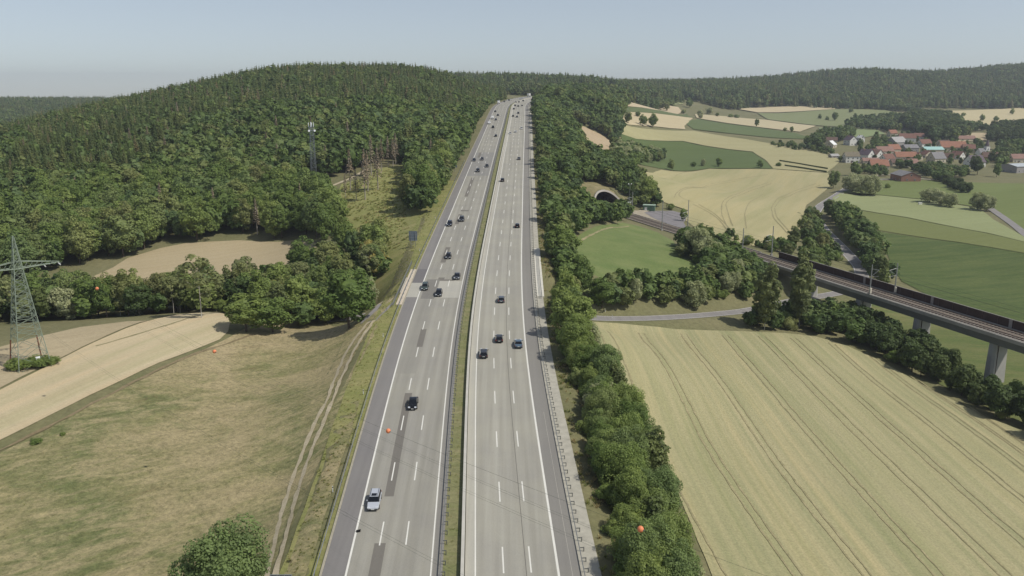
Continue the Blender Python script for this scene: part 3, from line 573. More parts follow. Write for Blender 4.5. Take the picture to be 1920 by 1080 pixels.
# ------------------------------------------------------------------ railway on its viaduct
B_ballast = field_mat('ballast', [(98, 88, 78), (112, 102, 92), (126, 116, 104)], patch=.3, across=.5, along=.02, grain=4, gstr=.3)
M_deckc = plain('deck_concrete', (150, 146, 138), .85, var=.14, scale=.25, world=True); M_gird = plain('girder_concrete', (122, 122, 120), .85, var=.14, scale=.18, world=True)
M_pier = plain('pier_concrete', (166, 164, 158), .85, var=.12, scale=.3, world=True); M_rail = plain('rail_steel', (88, 74, 66), .45, .5); M_brown = plain('brown_barrier', (66, 50, 44), .8, var=.15, scale=.4, world=True)
M_sleep = plain('sleeper', (146, 140, 130), .9)
ra = math.atan2(RDIR[1], RDIR[0])
def railbox(mb, s0, s1, u0, u1, z0, z1, o, inset=0):
    V = []
    for z, q in ((z0, inset), (z1, 0)):
        for s, u in ((s0, u0+q), (s1, u0+q), (s1, u1-q), (s0, u1-q)): V.append(Vector(rail_pt(s, u, z))-o)
    return mb.add(V, [(0, 1, 2, 3), (7, 6, 5, 4), (0, 4, 5, 1), (1, 5, 6, 2), (2, 6, 7, 3), (3, 7, 4, 0)])
SN = -170
def track(parent, o, s0, s1, z):
    for u in (-2.72, -1.28, 1.28, 2.72): railbox(MB(), s0, s1, u-.075, u+.075, z+.02, z+.2, o).build('rail', M_rail, parent)
    sm = MB().box((0, 0, 0), (2.5, .28, .14)).mesh('sleeper', M_sleep); allm = MB(); n = 0
    for s in np.arange(s0+.5, s1, 1.3):
        for u in (-2, 2):
            p = Vector(rail_pt(s, u, z-.02))-o
            if px_of(rail_pt(s, 0))[2] < 330 and n < 150: oo = mobj('sleeper', sm, parent, p, ra-PI/2); n += 1
            else: allm.box(p, (2.5, .28, .14), ra-PI/2)
    tag(allm.build('sleeper_row', M_sleep, parent), kind='stuff')
vd = empty('railway_viaduct', rail_pt(0, 0), 0, 'concrete railway viaduct with two tracks and brown noise wall', 'viaduct'); vo = Vector(vd.location)
railbox(MB(), SN, S_ABUT+2, -4.9, 4.9, -.9, -.35, vo).build('deck', M_deckc, vd)
railbox(MB(), SN, S_ABUT+1, -3.9, 3.9, -3.4, -.9, vo, 1.0).build('girder', M_gird, vd)
railbox(MB(), SN, S_ABUT+2, -3.7, 3.7, -.35, -.1, vo).build('ballast', B_ballast, vd)
for a, b in ((-4.9, -4.45), (-4.15, -3.8), (3.8, 4.15)): railbox(MB(), SN, S_ABUT+2, a, b, -.35, .12, vo).build('cable_duct', M_deckc, vd)
track(vd, vo, SN, S_ABUT+2, -.1)
sb0 = rail_s_of_px(1462, 4.9)
railbox(MB(), SN, sb0, 4.72, 4.88, -.35, 2.3, vo).build('noise_wall', M_brown, vd); railbox(MB(), SN, sb0, 4.66, 4.94, 2.31, 2.45, vo).build('wall_cap', M_deckc, vd)
for s in np.arange(sb0, SN, -5.2): railbox(MB(), s-.1, s+.1, 4.6, 4.71, -.33, 2.3, vo).build('wall_post', plain('wall_post_m', (82, 66, 58), .8), vd)
for px in (1515, 1622, 1749, 1894): s = rail_s_of_px(px, 4.9); railbox(MB(), s-.5, s+.5, 4.5, 4.6, -.33, 2.3, vo).build('wall_pilaster', plain('pil', (140, 134, 130), .8), vd)
railbox(MB(), S_ABUT-2, S_ABUT+4, -5.1, 5.1, -10, -.92, vo).build('abutment', M_gird, vd)
for px, hb in ((1508, 0), (1607, 0), (1717, 0), (1860, 0), (2040, 0)):
    s = rail_s_of_px(px, -3); p = rail_pt(s, 0); zb = gz(p[0], p[1])-1-p[2]; q = Vector(p)-vo; V = []
    for z, k in ((zb, 1.18), (-3.35, 1)):
        for a, b in ((-2.6, -.7), (-2.0, -1.2), (2.0, -1.2), (2.6, -.7), (2.6, .7), (2.0, 1.2), (-2.0, 1.2), (-2.6, .7)):
            V.append(Vector(rail_pt(s+b*k, a*k, z))-vo)
    pr = MB().add(V, [(i, (i+1) % 8, 8+(i+1) % 8, 8+i) for i in range(8)]+[tuple(range(8, 16))]).build('pier', M_pier, vd)
    a = Vector(rail_pt(s-1.3, -1.4, zb))-vo; b = Vector(rail_pt(s-1.3, -1.4, -3.3))-vo
    MB().tube(a, b, .11, 6).build('drain_pipe', M_brown, pr)
    railbox(MB(), s-1.0, s+1.0, -2.3, 2.3, -3.36, -3.0, vo).build('bearing', M_brown, pr)
tb = tag(railbox(MB(), S_ABUT+2, S_PORTAL+26, -5.4, 5.4, -.5, -.32, Vector((0, 0, 0))).build('railway_bed', M_sleep), 'railway trackbed between viaduct and tunnel mouth', kind='structure')
railbox(MB(), S_ABUT+2, S_PORTAL+26, -4.6, 4.6, -.32, -.1, Vector((0, 0, 0))).build('ballast', B_ballast, tb); track(tb, Vector((0, 0, 0)), S_ABUT+2, S_PORTAL+26, -.1)
for u in (-5.2, 5.0): railbox(MB(), S_ABUT+2, S_PORTAL, u, u+.3, -.4, .1, Vector((0, 0, 0))).build('cable_duct', M_deckc, tb)
# tunnel mouth: slanting collar, dark lining, earth cover
tm = empty('tunnel_portal', rail_pt(S_PORTAL, 0), 0, 'arched concrete railway tunnel mouth in the hillside', 'tunnel'); to = Vector(tm.location)
R1, ZC = 7.6, 1.2
def arch(r, n=22, base=-.5):
    a0 = math.asin(min(1, (ZC-base)/r)); return [(r*math.cos(t), ZC+r*math.sin(t)) for t in np.linspace(-a0, PI+a0, n)]
def sl_(z): return S_PORTAL+max(0, z)*1.15    # slanting face
ai, ao, al = arch(R1), arch(R1+.9), arch(R1-.02)
V = []; n = len(ai)
for (u, z), (U, Z) in zip(ai, ao): V += [Vector(rail_pt(sl_(z), u, z))-to, Vector(rail_pt(sl_(Z)-.3, U, Z+.1))-to, Vector(rail_pt(sl_(Z)+1.6, U, Z-.3))-to, Vector(rail_pt(sl_(z)+1.6, u, z))-to]
MB().add(V, [(4*i+a, 4*i+b, 4*i+4+b, 4*i+4+a) for i in range(n-1) for a, b in ((0, 1), (1, 2), (3, 0))]).build('collar', plain('portal_conc', (166, 160, 150), .8, var=.08, scale=.5, world=True), tm)
V = []
for (u, z) in al: V += [Vector(rail_pt(sl_(z)+.1, u, z))-to, Vector(rail_pt(S_PORTAL+25.5, u, z))-to]
MB().add(V, [(2*i, 2*i+1, 2*i+3, 2*i+2) for i in range(n-1)]).build('lining', plain('lining', (92, 90, 92), .9), tm)
railbox(MB(), S_PORTAL+25, S_PORTAL+25.6, -9, 9, -1, 10, to).build('bore_shade_sheet', plain('dark_inside', (20, 20, 22), .95), tm)  # added near-black sheet across the bore, deep tunnel shade put in as colour
V = []; m_cov = M_clear
def hb1(s, u): p = rail_pt(s, u); return float(h_base(np.array([p[0]]), np.array([p[1]]))[0])-RAIL_Z
outer = []
for i, (u, z) in enumerate(ao):
    t = i/(n-1)
    if t < .22: s = S_PORTAL-2.5+t/.22*33; U = 13
    elif t > .78: s = S_PORTAL-2.5+(1-t)/.22*33; U = -13
    else: s = S_PORTAL+31; U = 13-26*(t-.22)/.56
    p = rail_pt(s, U); outer.append((s, U, gz(p[0], p[1])-p[2]+.15))
rings = []
for k in (0, .25, .6, 1.0):
    r = []
    for (u, z), (s, U, Z) in zip(ao, outer):
        s0 = sl_(z)+.8; zz = z+(Z-z)*k+-.3*math.sin(PI*k)*(1 if z > 1.5 else .2); r.append(Vector(rail_pt(s0+(s-s0)*k, u+(U-u)*k, zz))-to)
    rings.append(r)
V = [p for r in rings for p in r]; MB().add(V, [(a*n+i, a*n+i+1, (a+1)*n+i+1, (a+1)*n+i) for a in range(3) for i in range(n-1)]).build('earth_cover', field_mat('bank_grass', [(98, 100, 62), (124, 118, 82), (150, 138, 106)], patch=.2, across=.3, along=.2), tm, smooth=True)
# line masts
def mast(px, py_top, py_base, u, arm=1, drum=False, label=''):
    s = rail_s_of_px(px, u); p = rail_pt(s, u, -.3); _, yb_, d = px_of(p); Hm = max(7.5, min(14, (yb_-py_top)*d/F/.965))
    t = empty('catenary_mast', p, ra-PI/2, label, 'mast', 'overhead line masts along the railway')
    MB().box((0, 0, Hm/2), (.34, .3, Hm), taper=.7).build('pole', M_steel, t); MB().box((0, 0, .25), (.9, .9, .7)).build('footing', M_deckc, t)
    a = MB(); k = -1 if u > 0 else 1; a.tube((0, 0, min(Hm-1.2, 8.6)), (k*3.0, 0, min(Hm-1.4, 8.0)), .06, 5); a.tube((0, 0, 6.2), (k*3.0, 0, min(Hm-1.4, 8.0)), .06, 5); a.tube((0, 0, 6.2), (k*3.1, 0, 5.9), .04, 5)
    a.build('bracket', M_steel, t)
    if drum: MB().box((0, -.3, 1.6), (.55, .5, 1.7)).build('tension_weight', plain('weight', (214, 206, 186), .7), t)
    return s, u
MS = [mast(1677, 494, 546, 4.3, drum=True, label='mast with pale weight box on the far side of the viaduct'), mast(1630, 497, 550, -4.4, drum=True, label='mast with pale weight box on the near side of the viaduct'),
      mast(1446, 425, 478, 6.0, label='mast behind the track just before the brown wall starts'), mast(1391, 429, 472, -6.0, label='mast before the track at the viaduct end, beside bushes'),
      mast(1289, 373, 431, 6.4, label='tall mast behind the track next to the paved yard'), mast(1241, 378, 437, -6.0, label='tall mast between the green meadow and the track'), mast(1185, 361, 400, 6.2, label='mast behind the track near the tunnel mouth'),
      mast(2060, 640, 690, 4.3, label='mast on the viaduct beyond the right picture edge')]
for u in (-2, 2):
    w = MB()
    for z in (5.6, 6.9): w.tube(Vector(rail_pt(SN, u, z)), Vector(rail_pt(S_PORTAL+4, u, z)), .025, 3)
    tag(w.build('overhead_wire', plain('copper_wire', (70, 74, 66), .5, .5)), 'thin overhead wires above the %s track' % ('nearer' if u < 0 else 'farther'), 'overhead wire')
# hut, sign board, floodlights
hp = hit(1217, 395); ht = empty('hut', hp, -.28, 'small green equipment hut with white door beside the tracks', 'hut')
MB().box((0, 0, 1.5), (6.2, 3.0, 3.0)).build('wall', plain('hut_green', (92, 120, 100), .6), ht); MB().box((0, 0, 3.12), (6.6, 3.4, .24)).build('roof', plain('hut_roof', (170, 190, 172), .6), ht)
MB().box((-1.6, -1.53, 1.0), (1.3, .06, 2.0)).build('door', plain('door_white', (224, 224, 220), .5), ht); MB().box((1.2, -1.53, 1.5), (.12, .05, 3.0)).build('corner_strip', plain('hut_strip', (70, 92, 80), .6), ht)
bp = hit(1178, 392); bt = empty('information_board', bp, -.1, 'pale green board on a post by the tunnel mouth', 'board')
MB().box((0, 0, 3.9), (2.9, .12, .9)).build('panel', plain('board_pale', (196, 206, 190), .5), bt); MB().tube((0, 0, 0), (0, 0, 3.4), .1, 6).build('post', M_steel, bt)
lp = hit(1180, 388); lt = empty('floodlight_mast', lp, 0, 'slim floodlight mast with two white lamps near the tunnel', 'floodlight')
MB().tube((0, 0, 0), (0, 0, 12.2), .12, 6, .07).build('pole', M_steel, lt)
for s in (-.8, .7): MB().tube((0, 0, 11.9), (s, 0, 12.3), .05, 5).build('arm', M_steel, lt); MB().box((s, -.1, 12.5), (.5, .3, .45)).build('lamp', plain('lamp_white', (236, 236, 236), .4), lt)

# ------------------------------------------------------------------ lattice pylon, mast, marker balls
M_lat = plain('pylon_steel', (136, 148, 132), .6, .3); M_latr = plain('pylon_rust', (112, 74, 58), .8); M_cond = plain('conductor', (88, 108, 96), .5, .5)
def lattice(name, parent, mat, prof, r, panels, off=(0, 0)):
    mb = MB(); pts = []
    zs = []
    for i in range(len(prof)-1):
        for k in range(panels[i]): zs.append(prof[i][0]+(prof[i+1][0]-prof[i][0])*k/panels[i])
    zs.append(prof[-1][0]); wz = lambda z: float(np.interp(z, [p[0] for p in prof], [p[1] for p in prof]))
    cn = [[(sx*wz(z), sy*wz(z), z) for sx, sy in ((-1, -1), (1, -1), (1, 1), (-1, 1))] for z in zs]
    legs = [MB() for _ in range(4)]
    for a, b in zip(cn[:-1], cn[1:]):
        for i in range(4):
            j = (i+1) % 4; legs[i].tube(a[i], b[i], r, 4); mb.tube(a[i], b[j], r*.55, 3, cap=False); mb.tube(a[j], b[i], r*.55, 3, cap=False); mb.tube(b[i], b[j], r*.5, 3, cap=False)
    for l in legs: l.build('leg', mat, parent)
    mb.build('bracing', mat, parent)
pyb = hit(58, 686); PYH = 29.0
py_ = empty('lattice_pylon', pyb, math.radians(45), 'pale green lattice power pylon with one wide crossarm standing in stubble', 'pylon')
lattice('tower', py_, M_lat, [(-.5, 3.3), (7, 2.45), (21, .95), (29, .12)], .095, [2, 9, 5])
ar = MB(); zc = 22.0
for y in (-.9, .9):
    for s in (-1, 1): ar.tube((0, y, zc), (s*8.4, 0, zc+.2), .1, 4); ar.tube((0, y*.6, zc+1.6), (s*8.4, 0, zc+.35), .07, 4)
for k in range(-8, 9): x = k*1.02; w = .9*(1-abs(x)/9.3); ar.tube((x, -w, zc), (x+.5, w, zc), .05, 3); ar.tube((x, w, zc), (x, 0, zc+1.5*(1-abs(x)/9.3)), .05, 3); ar.tube((x, -w, zc), (x+.8, -w*.8, zc+1.3*(1-abs(x)/9.3)), .05, 3)
ar.build('crossarm', M_lat, py_)
ARMS = [-8.2, 5.2, 8.2]
for x in ARMS:
    m = MB(); m.tube((x, 0, zc), (x+.15, -.8, zc-.3), .12, 6); m.build('insulator', plain('insul', (206, 208, 204), .4), py_)
MB().box((.9, -2.6, 2.1), (.9, .06, .9)).build('warning_plate', plain('plate_white', (236, 238, 238), .4), py_)
for a, b in (((3.2, 3.2, 0), (2.6, 2.6, 6)), ((-3.2, 3.2, 0), (-2.6, 2.6, 6))): MB().tube(a, b, .16, 4).build('rusty_leg_brace', M_latr, py_)
M_py = py_.matrix_basis if False else Matrix.Translation(Vector(pyb))@Matrix.Rotation(math.radians(45), 4, 'Z')
balls = [Vector(at_d(px, py, d))+Vector((0, 0, CAM_H)) for px, py, d in ((182, 541, 158), (402, 659, 135), (728, 808, 105), (1201, 992, 79))]
top = M_py@Vector((0, 0, PYH)); dirn = (balls[3]-balls[0]).normalized(); endp = balls[3]+(balls[3]-balls[2])*4+Vector((0, 0, 16))
def catline(name, pts, r, mat, label, grp):
    mb = MB()
    for a, b in zip(pts[:-1], pts[1:]): mb.tube(a, b, r, 3, cap=False)
    return tag(mb.build(name, mat), label, 'power line', grp)
def sm(pts, n=8):
    P = [Vector(p) for p in pts]; out = []
    for i in range(len(P)-1):
        p0, p1, p2, p3 = P[max(0, i-1)], P[i], P[i+1], P[min(len(P)-1, i+2)]
        for k in range(n):
            t = k/n; out.append(.5*((2*p1)+(-p0+p2)*t+(2*p0-5*p1+4*p2-p3)*t*t+(-p0+3*p1-3*p2+p3)*t**3))
    return out+[P[-1]]
gw = [top]+balls+[balls[3]+(balls[3]-balls[2])*1.0+Vector((0, 0, 1.2)), balls[3]+(balls[3]-balls[2])*2.4+Vector((0, 0, 6)), endp]
catline('ground_wire', sm(gw), .013, M_cond, 'topmost wire carrying the orange marker balls', None)
ob = plain('ball_orange', (226, 138, 96), .45, var=.05)
bnames = ['orange marker ball hanging before the dark trees by the pylon', 'orange marker ball above the dry meadow', 'orange marker ball hanging over the left carriageway', 'orange marker ball hanging over the tree belt on the right']
for i, b in enumerate(balls):
    t = empty('marker_ball', b, 0, bnames[i], 'marker ball', 'orange balls on the overhead wire')
    m = MB().ball((0, 0, 0), .31, 14, 9); m.build('shell', ob, t, smooth=True); MB().tube((0, 0, 0), dirn*.42, .06, 6).build('clamp', M_steeld, t)
for i, x in enumerate(ARMS):
    a = M_py@Vector((x, -.9, zc-.35)); side = Vector((math.cos(math.radians(45)), math.sin(math.radians(45)), 0))*x*.9; b = endp+side-Vector((0, 0, 9)); pts = []
    for k in range(25):
        t = k/24; p = a.lerp(b, t); p.z -= 4*t*(1-t)*12.5; pts.append(p)
    for dd in (-.2, .2):
        q = [p+Vector((dd*.4, dd, 0)) for p in pts]
        if dd < 0: c0 = catline('conductor', q, .01, M_cond, 'two thin wires from the %s' % ('far left arm end of the pylon', 'middle of the right pylon arm', 'right arm tip of the pylon')[i], 'power wires over the motorway')
        else: mb = MB(); [mb.tube(u, v, .01, 3, cap=False) for u, v in zip(q[:-1], q[1:])]; mb.build('second_wire', M_cond, c0)
# radio mast in the forest
rm_b = hit(589, 338); rb = Vector(rm_b); dd_ = px_of(rm_b)[2]
rmh = 104*dd_/F/.975; rm_ = empty('radio_mast', (rb.x, rb.y, rb.z), .5, 'grey lattice radio mast with white antennas rising out of the forest', 'radio mast')
lattice('mast', rm_, plain('mast_grey', (122, 128, 132), .5, .2), [(0, 1.25), (rmh*.75, .95), (rmh*.93, .9)], .085, [10, 3])
for k, (x, y, z, h) in enumerate([(-1.7, 0, .96, 2.6), (-.6, -1.3, .965, 3.0), (1.5, .2, .96, 2.6), (.6, 1.2, .96, 2.4)]):
    MB().tube((x*.8, y*.8, rmh*.84), (x*.8, y*.8, rmh*1.0), .07, 5).build('antenna_pipe', M_steel, rm_); MB().box((x*.8, y*.8, rmh*z), (.28, .24, h*.85)).build('antenna', plain('antenna_white', (232, 234, 236), .5), rm_)
for x in (-1.6, 1.3): MB().tube((x, -1.4, rmh*.86), (x, -1.15, rmh*.86), .55, 12, .2).build('dish', plain('antenna_white', (232, 234, 236), .5), rm_)
for z in (.86, .78): MB().box((0, 0, rmh*z), (2.4, 2.4, .12)).build('platform', plain('mast_grey', (160, 164, 168)), rm_)

# ------------------------------------------------------------------ trees
L_br = leaf_mat('leaf_broad', [(0, (78, 98, 56)), (.2, (96, 118, 64)), (.45, (114, 134, 74)), (.65, (98, 120, 78)), (.85, (128, 142, 84)), (1, (116, 124, 80))], .38)
L_nr = leaf_mat('leaf_near', [(0, (104, 126, 68)), (.3, (122, 142, 78)), (.55, (138, 154, 88)), (.75, (118, 138, 88)), (.9, (146, 156, 98)), (1, (132, 136, 90))], .42)
L_sp = leaf_mat('needle_spruce', [(0, (86, 104, 64)), (.35, (98, 114, 68)), (.7, (110, 122, 74)), (.95, (122, 128, 82)), (1, (138, 126, 96))], .28)
L_pa = leaf_mat('leaf_pale', [(0, (156, 164, 122)), (1, (172, 178, 140))], .42)
L_ye = leaf_mat('leaf_yellowish', [(0, (170, 160, 98)), (1, (156, 150, 88))], .4)
L_de = leaf_mat('dead_twigs', [(0, (148, 134, 114)), (1, (172, 160, 142))], .15)
L_bi = leaf_mat('leaf_birch', [(0, (130, 138, 92)), (1, (142, 150, 104))], .4)
L_sl = leaf_mat('leaf_slender', [(0, (104, 118, 70)), (1, (122, 132, 86))], .4)
L_da = leaf_mat('leaf_dark', [(0, (72, 92, 50)), (1, (92, 106, 60))], .3)
BARK = plain('bark', (86, 76, 64), .9); BARKP = plain('bark_pale', (168, 160, 148), .9); BARKB = plain('bark_birch', (206, 204, 196), .8)
def quads(c, nrm, size, rng, asp=1.0):
    n = len(c); t = rng.normal(size=(n, 3)); nrm = nrm/np.linalg.norm(nrm, axis=1)[:, None]; a = np.cross(nrm, t); a /= np.linalg.norm(a, axis=1)[:, None]+1e-9; b = np.cross(nrm, a)
    s = (size*rng.uniform(.6, 1.35, n))[:, None]
    P = np.stack([c-a*s-b*s*asp*.6, c+a*s*.9-b*s*asp, c+a*s+b*s*asp*.7, c-a*s*.7+b*s*asp], 1)
    return P.reshape(-1, 3)
def npmesh(name, P, mat, extra=None):
    n = len(P)//4; V = P.tolist(); Fc = np.arange(4*n).reshape(-1, 4).tolist()
    if extra: b = len(V); V += extra[0]; Fc += [[i+b for i in f] for f in extra[1]]
    me = bpy.data.meshes.new(name); me.from_pydata(V, [], Fc); me.materials.append(mat); me.update(); return me
def blob(cx, r, rz, rng, k=3):
    bm = bmesh.new(); bmesh.ops.create_icosphere(bm, subdivisions=2, radius=1)
    V = [(v.co.x*r*(1+rng.uniform(-.15, .15))+cx[0], v.co.y*r*(1+rng.uniform(-.15, .15))+cx[1], v.co.z*rz*(1+rng.uniform(-.15, .15))+cx[2]) for v in bm.verts]
    Fc = [[v.index for v in f.verts] for f in bm.faces]; bm.free(); return V, Fc
def crown_broad(seed, mat, n_cl=42, per=60, size=.03, rxy=.33, z0=.09, z1=1.0, airy=False):
    rng = np.random.default_rng(seed); cz = (z0+z1)/2; rz = (z1-z0)/2; P = []
    lob = rng.uniform(0, 6.28, 3)
    for i in range(n_cl):
        d = rng.normal(size=3); d[2] = d[2]*.9+.15; d /= np.linalg.norm(d); az = math.atan2(d[1], d[0])
        k = rng.uniform(.55, .86)*(1+.16*math.sin(2*az+lob[0])+.12*math.sin(3*az+lob[1])); c = np.array([d[0]*rxy*k, d[1]*rxy*k, cz+d[2]*rz*k*(1.0 if d[2] > 0 else .85)])
        cr = rng.uniform(.26, .42)*rxy*(.8 if airy else 1)
        m = int(per*rng.uniform(.7, 1.3)); q = rng.normal(size=(m, 3)); q += d*.55; q /= np.linalg.norm(q, axis=1)[:, None]
        pos = c+q*cr*rng.uniform(.75, 1.08, (m, 1))*np.array([1, 1, .8]); nr = q+rng.normal(size=(m, 3))*.45+np.array([0, 0, .55]); P.append(quads(pos, nr, size, rng))
    ex = blob((0, 0, cz), rxy*.62, rz*.66, rng) if not airy else None
    return npmesh('crown', np.concatenate(P), mat, ex)
def trunk_mesh(seed, mat, top=.62, r=.022, limbs=5, spread=.2):
    rng = np.random.default_rng(seed+99); mb = MB(); a = Vector((0, 0, -.03)); 
    for k in range(3): b = Vector((rng.uniform(-.015, .015), rng.uniform(-.015, .015), -.03+(top+.03)*(k+1)/3)); mb.tube(a, b, r*(1-.25*k), 6, r*(1-.25*(k+1))); a = b
    for i in range(limbs):
        t = rng.uniform(.3, .95); p = Vector((0, 0, top*t)); an = rng.uniform(0, 6.28); mb.tube(p, p+Vector((math.cos(an)*spread, math.sin(an)*spread, rng.uniform(.08, .25))), r*.45, 4, r*.15, cap=False)
    return mb.mesh('trunk', mat)
def crown_spruce(seed, mat, layers=17, size=1.0, r0=.17, z0=.08, per=15):
    rng = np.random.default_rng(seed); C_, N_, S = [], [], []; P = []
    for i in range(layers):
        t = i/(layers-1); z = z0+(1-z0)*t**.95; R = r0*(1-t)**.85+.012; m = max(4, int(per*(1-t*.7)))
        for k in range(m):
            a = 2*PI*(k+rng.uniform(-.4, .4))/m+i*1.3; rr = R*rng.uniform(.75, 1.15); o = np.array([math.cos(a), math.sin(a), 0]); s = np.array([-o[1], o[0], 0])
            w = rr*.36; dz = -rr*.45; b = np.array([0, 0, z]); e = b+o*rr+np.array([0, 0, dz]); mid = b+o*rr*.55+np.array([0, 0, dz*.35+.012])
            P += [b+s*w*.25, mid+s*w, e+s*w*.1, mid-s*w+np.array([0, 0, -.01])]
    V, Fc = [], []
    for k in range(7): a = 2*PI*k/7; V.append([math.cos(a)*r0*.5, math.sin(a)*r0*.5, z0+.02])
    V.append([0, 0, .93]); Fc = [[k, (k+1) % 7, 7] for k in range(7)]
    return npmesh('crown', np.array(P), mat, (V, Fc))
def crown_dead(seed, mat):
    rng = np.random.default_rng(seed); P = []
    for i in range(150):
        t = rng.uniform(0, 1)**.8; z = .3+.68*t; R = .13*(1-t)+.01; a = rng.uniform(0, 6.28); o = np.array([math.cos(a), math.sin(a), rng.uniform(-.5, .1)]); s = np.array([-o[1], o[0], 0])*.007
        b = np.array([0, 0, z]); e = b+o*R; P += [b+s, e+s*1.8, e-s*1.8, b-s]
    for i in range(150):
        t = rng.uniform(0, 1)**.8; z = .3+.66*t; R = .11*(1-t)+.01; a = rng.uniform(0, 6.28); c = np.array([math.cos(a)*R*.8, math.sin(a)*R*.8, z-.02]); P.append(quads(c[None], rng.normal(size=(1, 3)), .012, rng)[0:4].reshape(4, 3))
    PP = [p if np.ndim(p) == 2 else np.asarray(p)[None] for p in P]; return npmesh('crown', np.concatenate(PP), mat)
VH = [crown_broad(s, L_nr, 95, 190, .0095, rxy) for s, rxy in ((101, .35), (102, .4), (103, .33), (104, .37))]
BH = [crown_broad(s, L_nr, 60, 100, .0165, rxy) for s, rxy in ((1, .34), (2, .38), (3, .31), (4, .36), (5, .33))]
BL = [crown_broad(s, L_br, 26, 20, .047, rxy) for s, rxy in ((11, .35), (12, .38), (13, .32), (14, .36))]
SH = [crown_spruce(s, L_sp, 20, 1, r0, .1, 15) for s, r0 in ((1, .18), (2, .22), (3, .16))]
SLo = [crown_spruce(s, L_sp, 9, 1, r0, .1, 8) for s, r0 in ((5, .2), (6, .23), (7, .17))]
UH = [crown_broad(s, L_nr, 40, 90, .022, .52, -.05, 1.0) for s in (21, 22, 23)]      # shrubs
UL = [crown_broad(s, L_br, 16, 18, .075, .5, -.05, 1.0) for s in (24, 25)]
PAH = [crown_broad(s, L_pa, 52, 85, .0185, .4, .05) for s in (31, 32)]; YEH = [crown_broad(41, L_ye, 40, 56, .026, .34)]; DAH = [crown_broad(s, L_da, 44, 60, .025, .36, .08) for s in (51, 52)]
BIH = [crown_broad(s, L_bi, 26, 44, .017, .26, .3, 1.0, airy=True) for s in (61, 62, 63)]
DEH = [crown_dead(s, L_de) for s in (71, 72, 73)]
SMH = [crown_broad(s, L_sl, 54, 70, .015, .2, .04, 1.0) for s in (81, 82)]           # slender tall crowns
TR_B = [trunk_mesh(s, BARK) for s in (1, 2)]; TR_S = trunk_mesh(3, BARK, .95, .013, 0); TR_D = trunk_mesh(4, BARKP, .97, .014, 3, .08); TR_BI = trunk_mesh(5, plain('bark_birch_grey', (176, 172, 160), .8), .8, .008, 7, .16); TR_SP = trunk_mesh(6, BARKP, .95, .012, 0)
KIND = {  # name, crowns near, crowns far, trunks
 'broadleaf_tree': (BH, BL, TR_B), 'spruce_tree': (SH, SLo, [TR_S]), 'shrub': (UH, UL, [trunk_mesh(9, BARK, .5, .03, 4, .3)]), 'willow_tree': (PAH, PAH, TR_B), 'yellowing_tree': (YEH, YEH, TR_B),
 'dead_spruce': (DEH, DEH, [TR_D]), 'birch_tree': (BIH, BIH, [TR_BI]), 'dark_tree': (DAH, DAH, TR_B), 'slender_tree': (SMH, SMH, [TR_BI])}
CATS = {'broadleaf_tree': 'tree', 'spruce_tree': 'spruce', 'shrub': 'bush', 'willow_tree': 'tree', 'yellowing_tree': 'tree', 'dead_spruce': 'dead tree', 'birch_tree': 'birch', 'dark_tree': 'tree', 'slender_tree': 'tree'}
def plant(kind, x, y, H, label, group=None, wide=1.0, far=False, z=None, name=None):
    near, lo, tr = KIND[kind]; z = gz(x, y) if z is None else z; rz = random.uniform(0, 6.28)
    t = empty(name or kind, (x, y, z-.1), rz, label, CATS[kind], group); w = H*wide*random.uniform(.93, 1.07)
    for nm, me, b in (('crown', random.choice(lo if far else near), 1), ('trunk', random.choice(tr), 1)):
        if nm == 'crown' and near is BH and math.hypot(x, y) < 185: me = random.choice(VH)
        o = mobj(nm, me, t); o.scale = (w, w, H)
    return t
def plant_px(kind, px, py, H, label, group=None, wide=1.0, name=None):
    p = hit(px, py); return plant(kind, p[0], p[1], H, label, group, wide, name=name)
SCAT = []   # (kind, x, y, H, wide, label, group)
def scatter(poly, sp, kinds, label, group, seed=0, jit=.42, keep=1.0, cond=None):
    poly = [tuple(p[:2]) for p in poly]; rng = np.random.default_rng(seed+5); B = np.array(poly); lo, hi = B.min(0), B.max(0)
    X, Y = np.meshgrid(np.arange(lo[0], hi[0]+sp, sp), np.arange(lo[1], hi[1]+sp, sp)); X = (X+rng.uniform(-jit, jit, X.shape)*sp).ravel(); Y = (Y+rng.uniform(-jit, jit, Y.shape)*sp).ravel()
    m = in_poly(X, Y, poly) & (rng.uniform(0, 1, X.shape) < keep)
    if cond is not None: m &= cond(X, Y)
    X, Y = X[m], Y[m]
    for x, y in zip(X, Y):
        r = rng.uniform(0, 1); acc = 0
        for kd, pr, h0, h1, wd in kinds:
            acc += pr
            if r <= acc: break
        SCAT.append((kd, x, y, rng.uniform(h0, h1), wd*rng.uniform(.88, 1.15), label if kd != 'dead_spruce' else 'bare greyish-brown dead spruce among the '+group, group))
def H2(pts): return [hit(*p)[:2] for p in pts]
BR = lambda a, b, w=1.0: ('broadleaf_tree', 1, a, b, w)
# belt between the right shoulder and the wheat field
edge = [(x-4.5, y) for x, y in WEDGE]
scatter([road_pt(24.6, y)[:2] for y in range(60, 226, 8)]+edge+[(24, 60)], 3.6, [('broadleaf_tree', .42, 9, 12.5, .8), ('broadleaf_tree', .3, 6, 9, 1.0), ('dark_tree', .06, 7, 10, .8), ('slender_tree', .04, 9, 12, .9), ('shrub', .12, 3.5, 6, 1), ('willow_tree', .06, 6, 9, .8)], 'leafy green tree in the belt between motorway and grain field', 'trees between motorway and grain field', 1)
scatter([road_pt(22.6, y)[:2] for y in range(60, 226, 8)]+[road_pt(25.5, y)[:2] for y in range(220, 60, -8)], 3.4, [('shrub', 1, 2.2, 4.2, 1)], 'low bush at the foot of the tree belt by the gravel strip', 'bushes beside the gravel strip', 2, keep=.62)
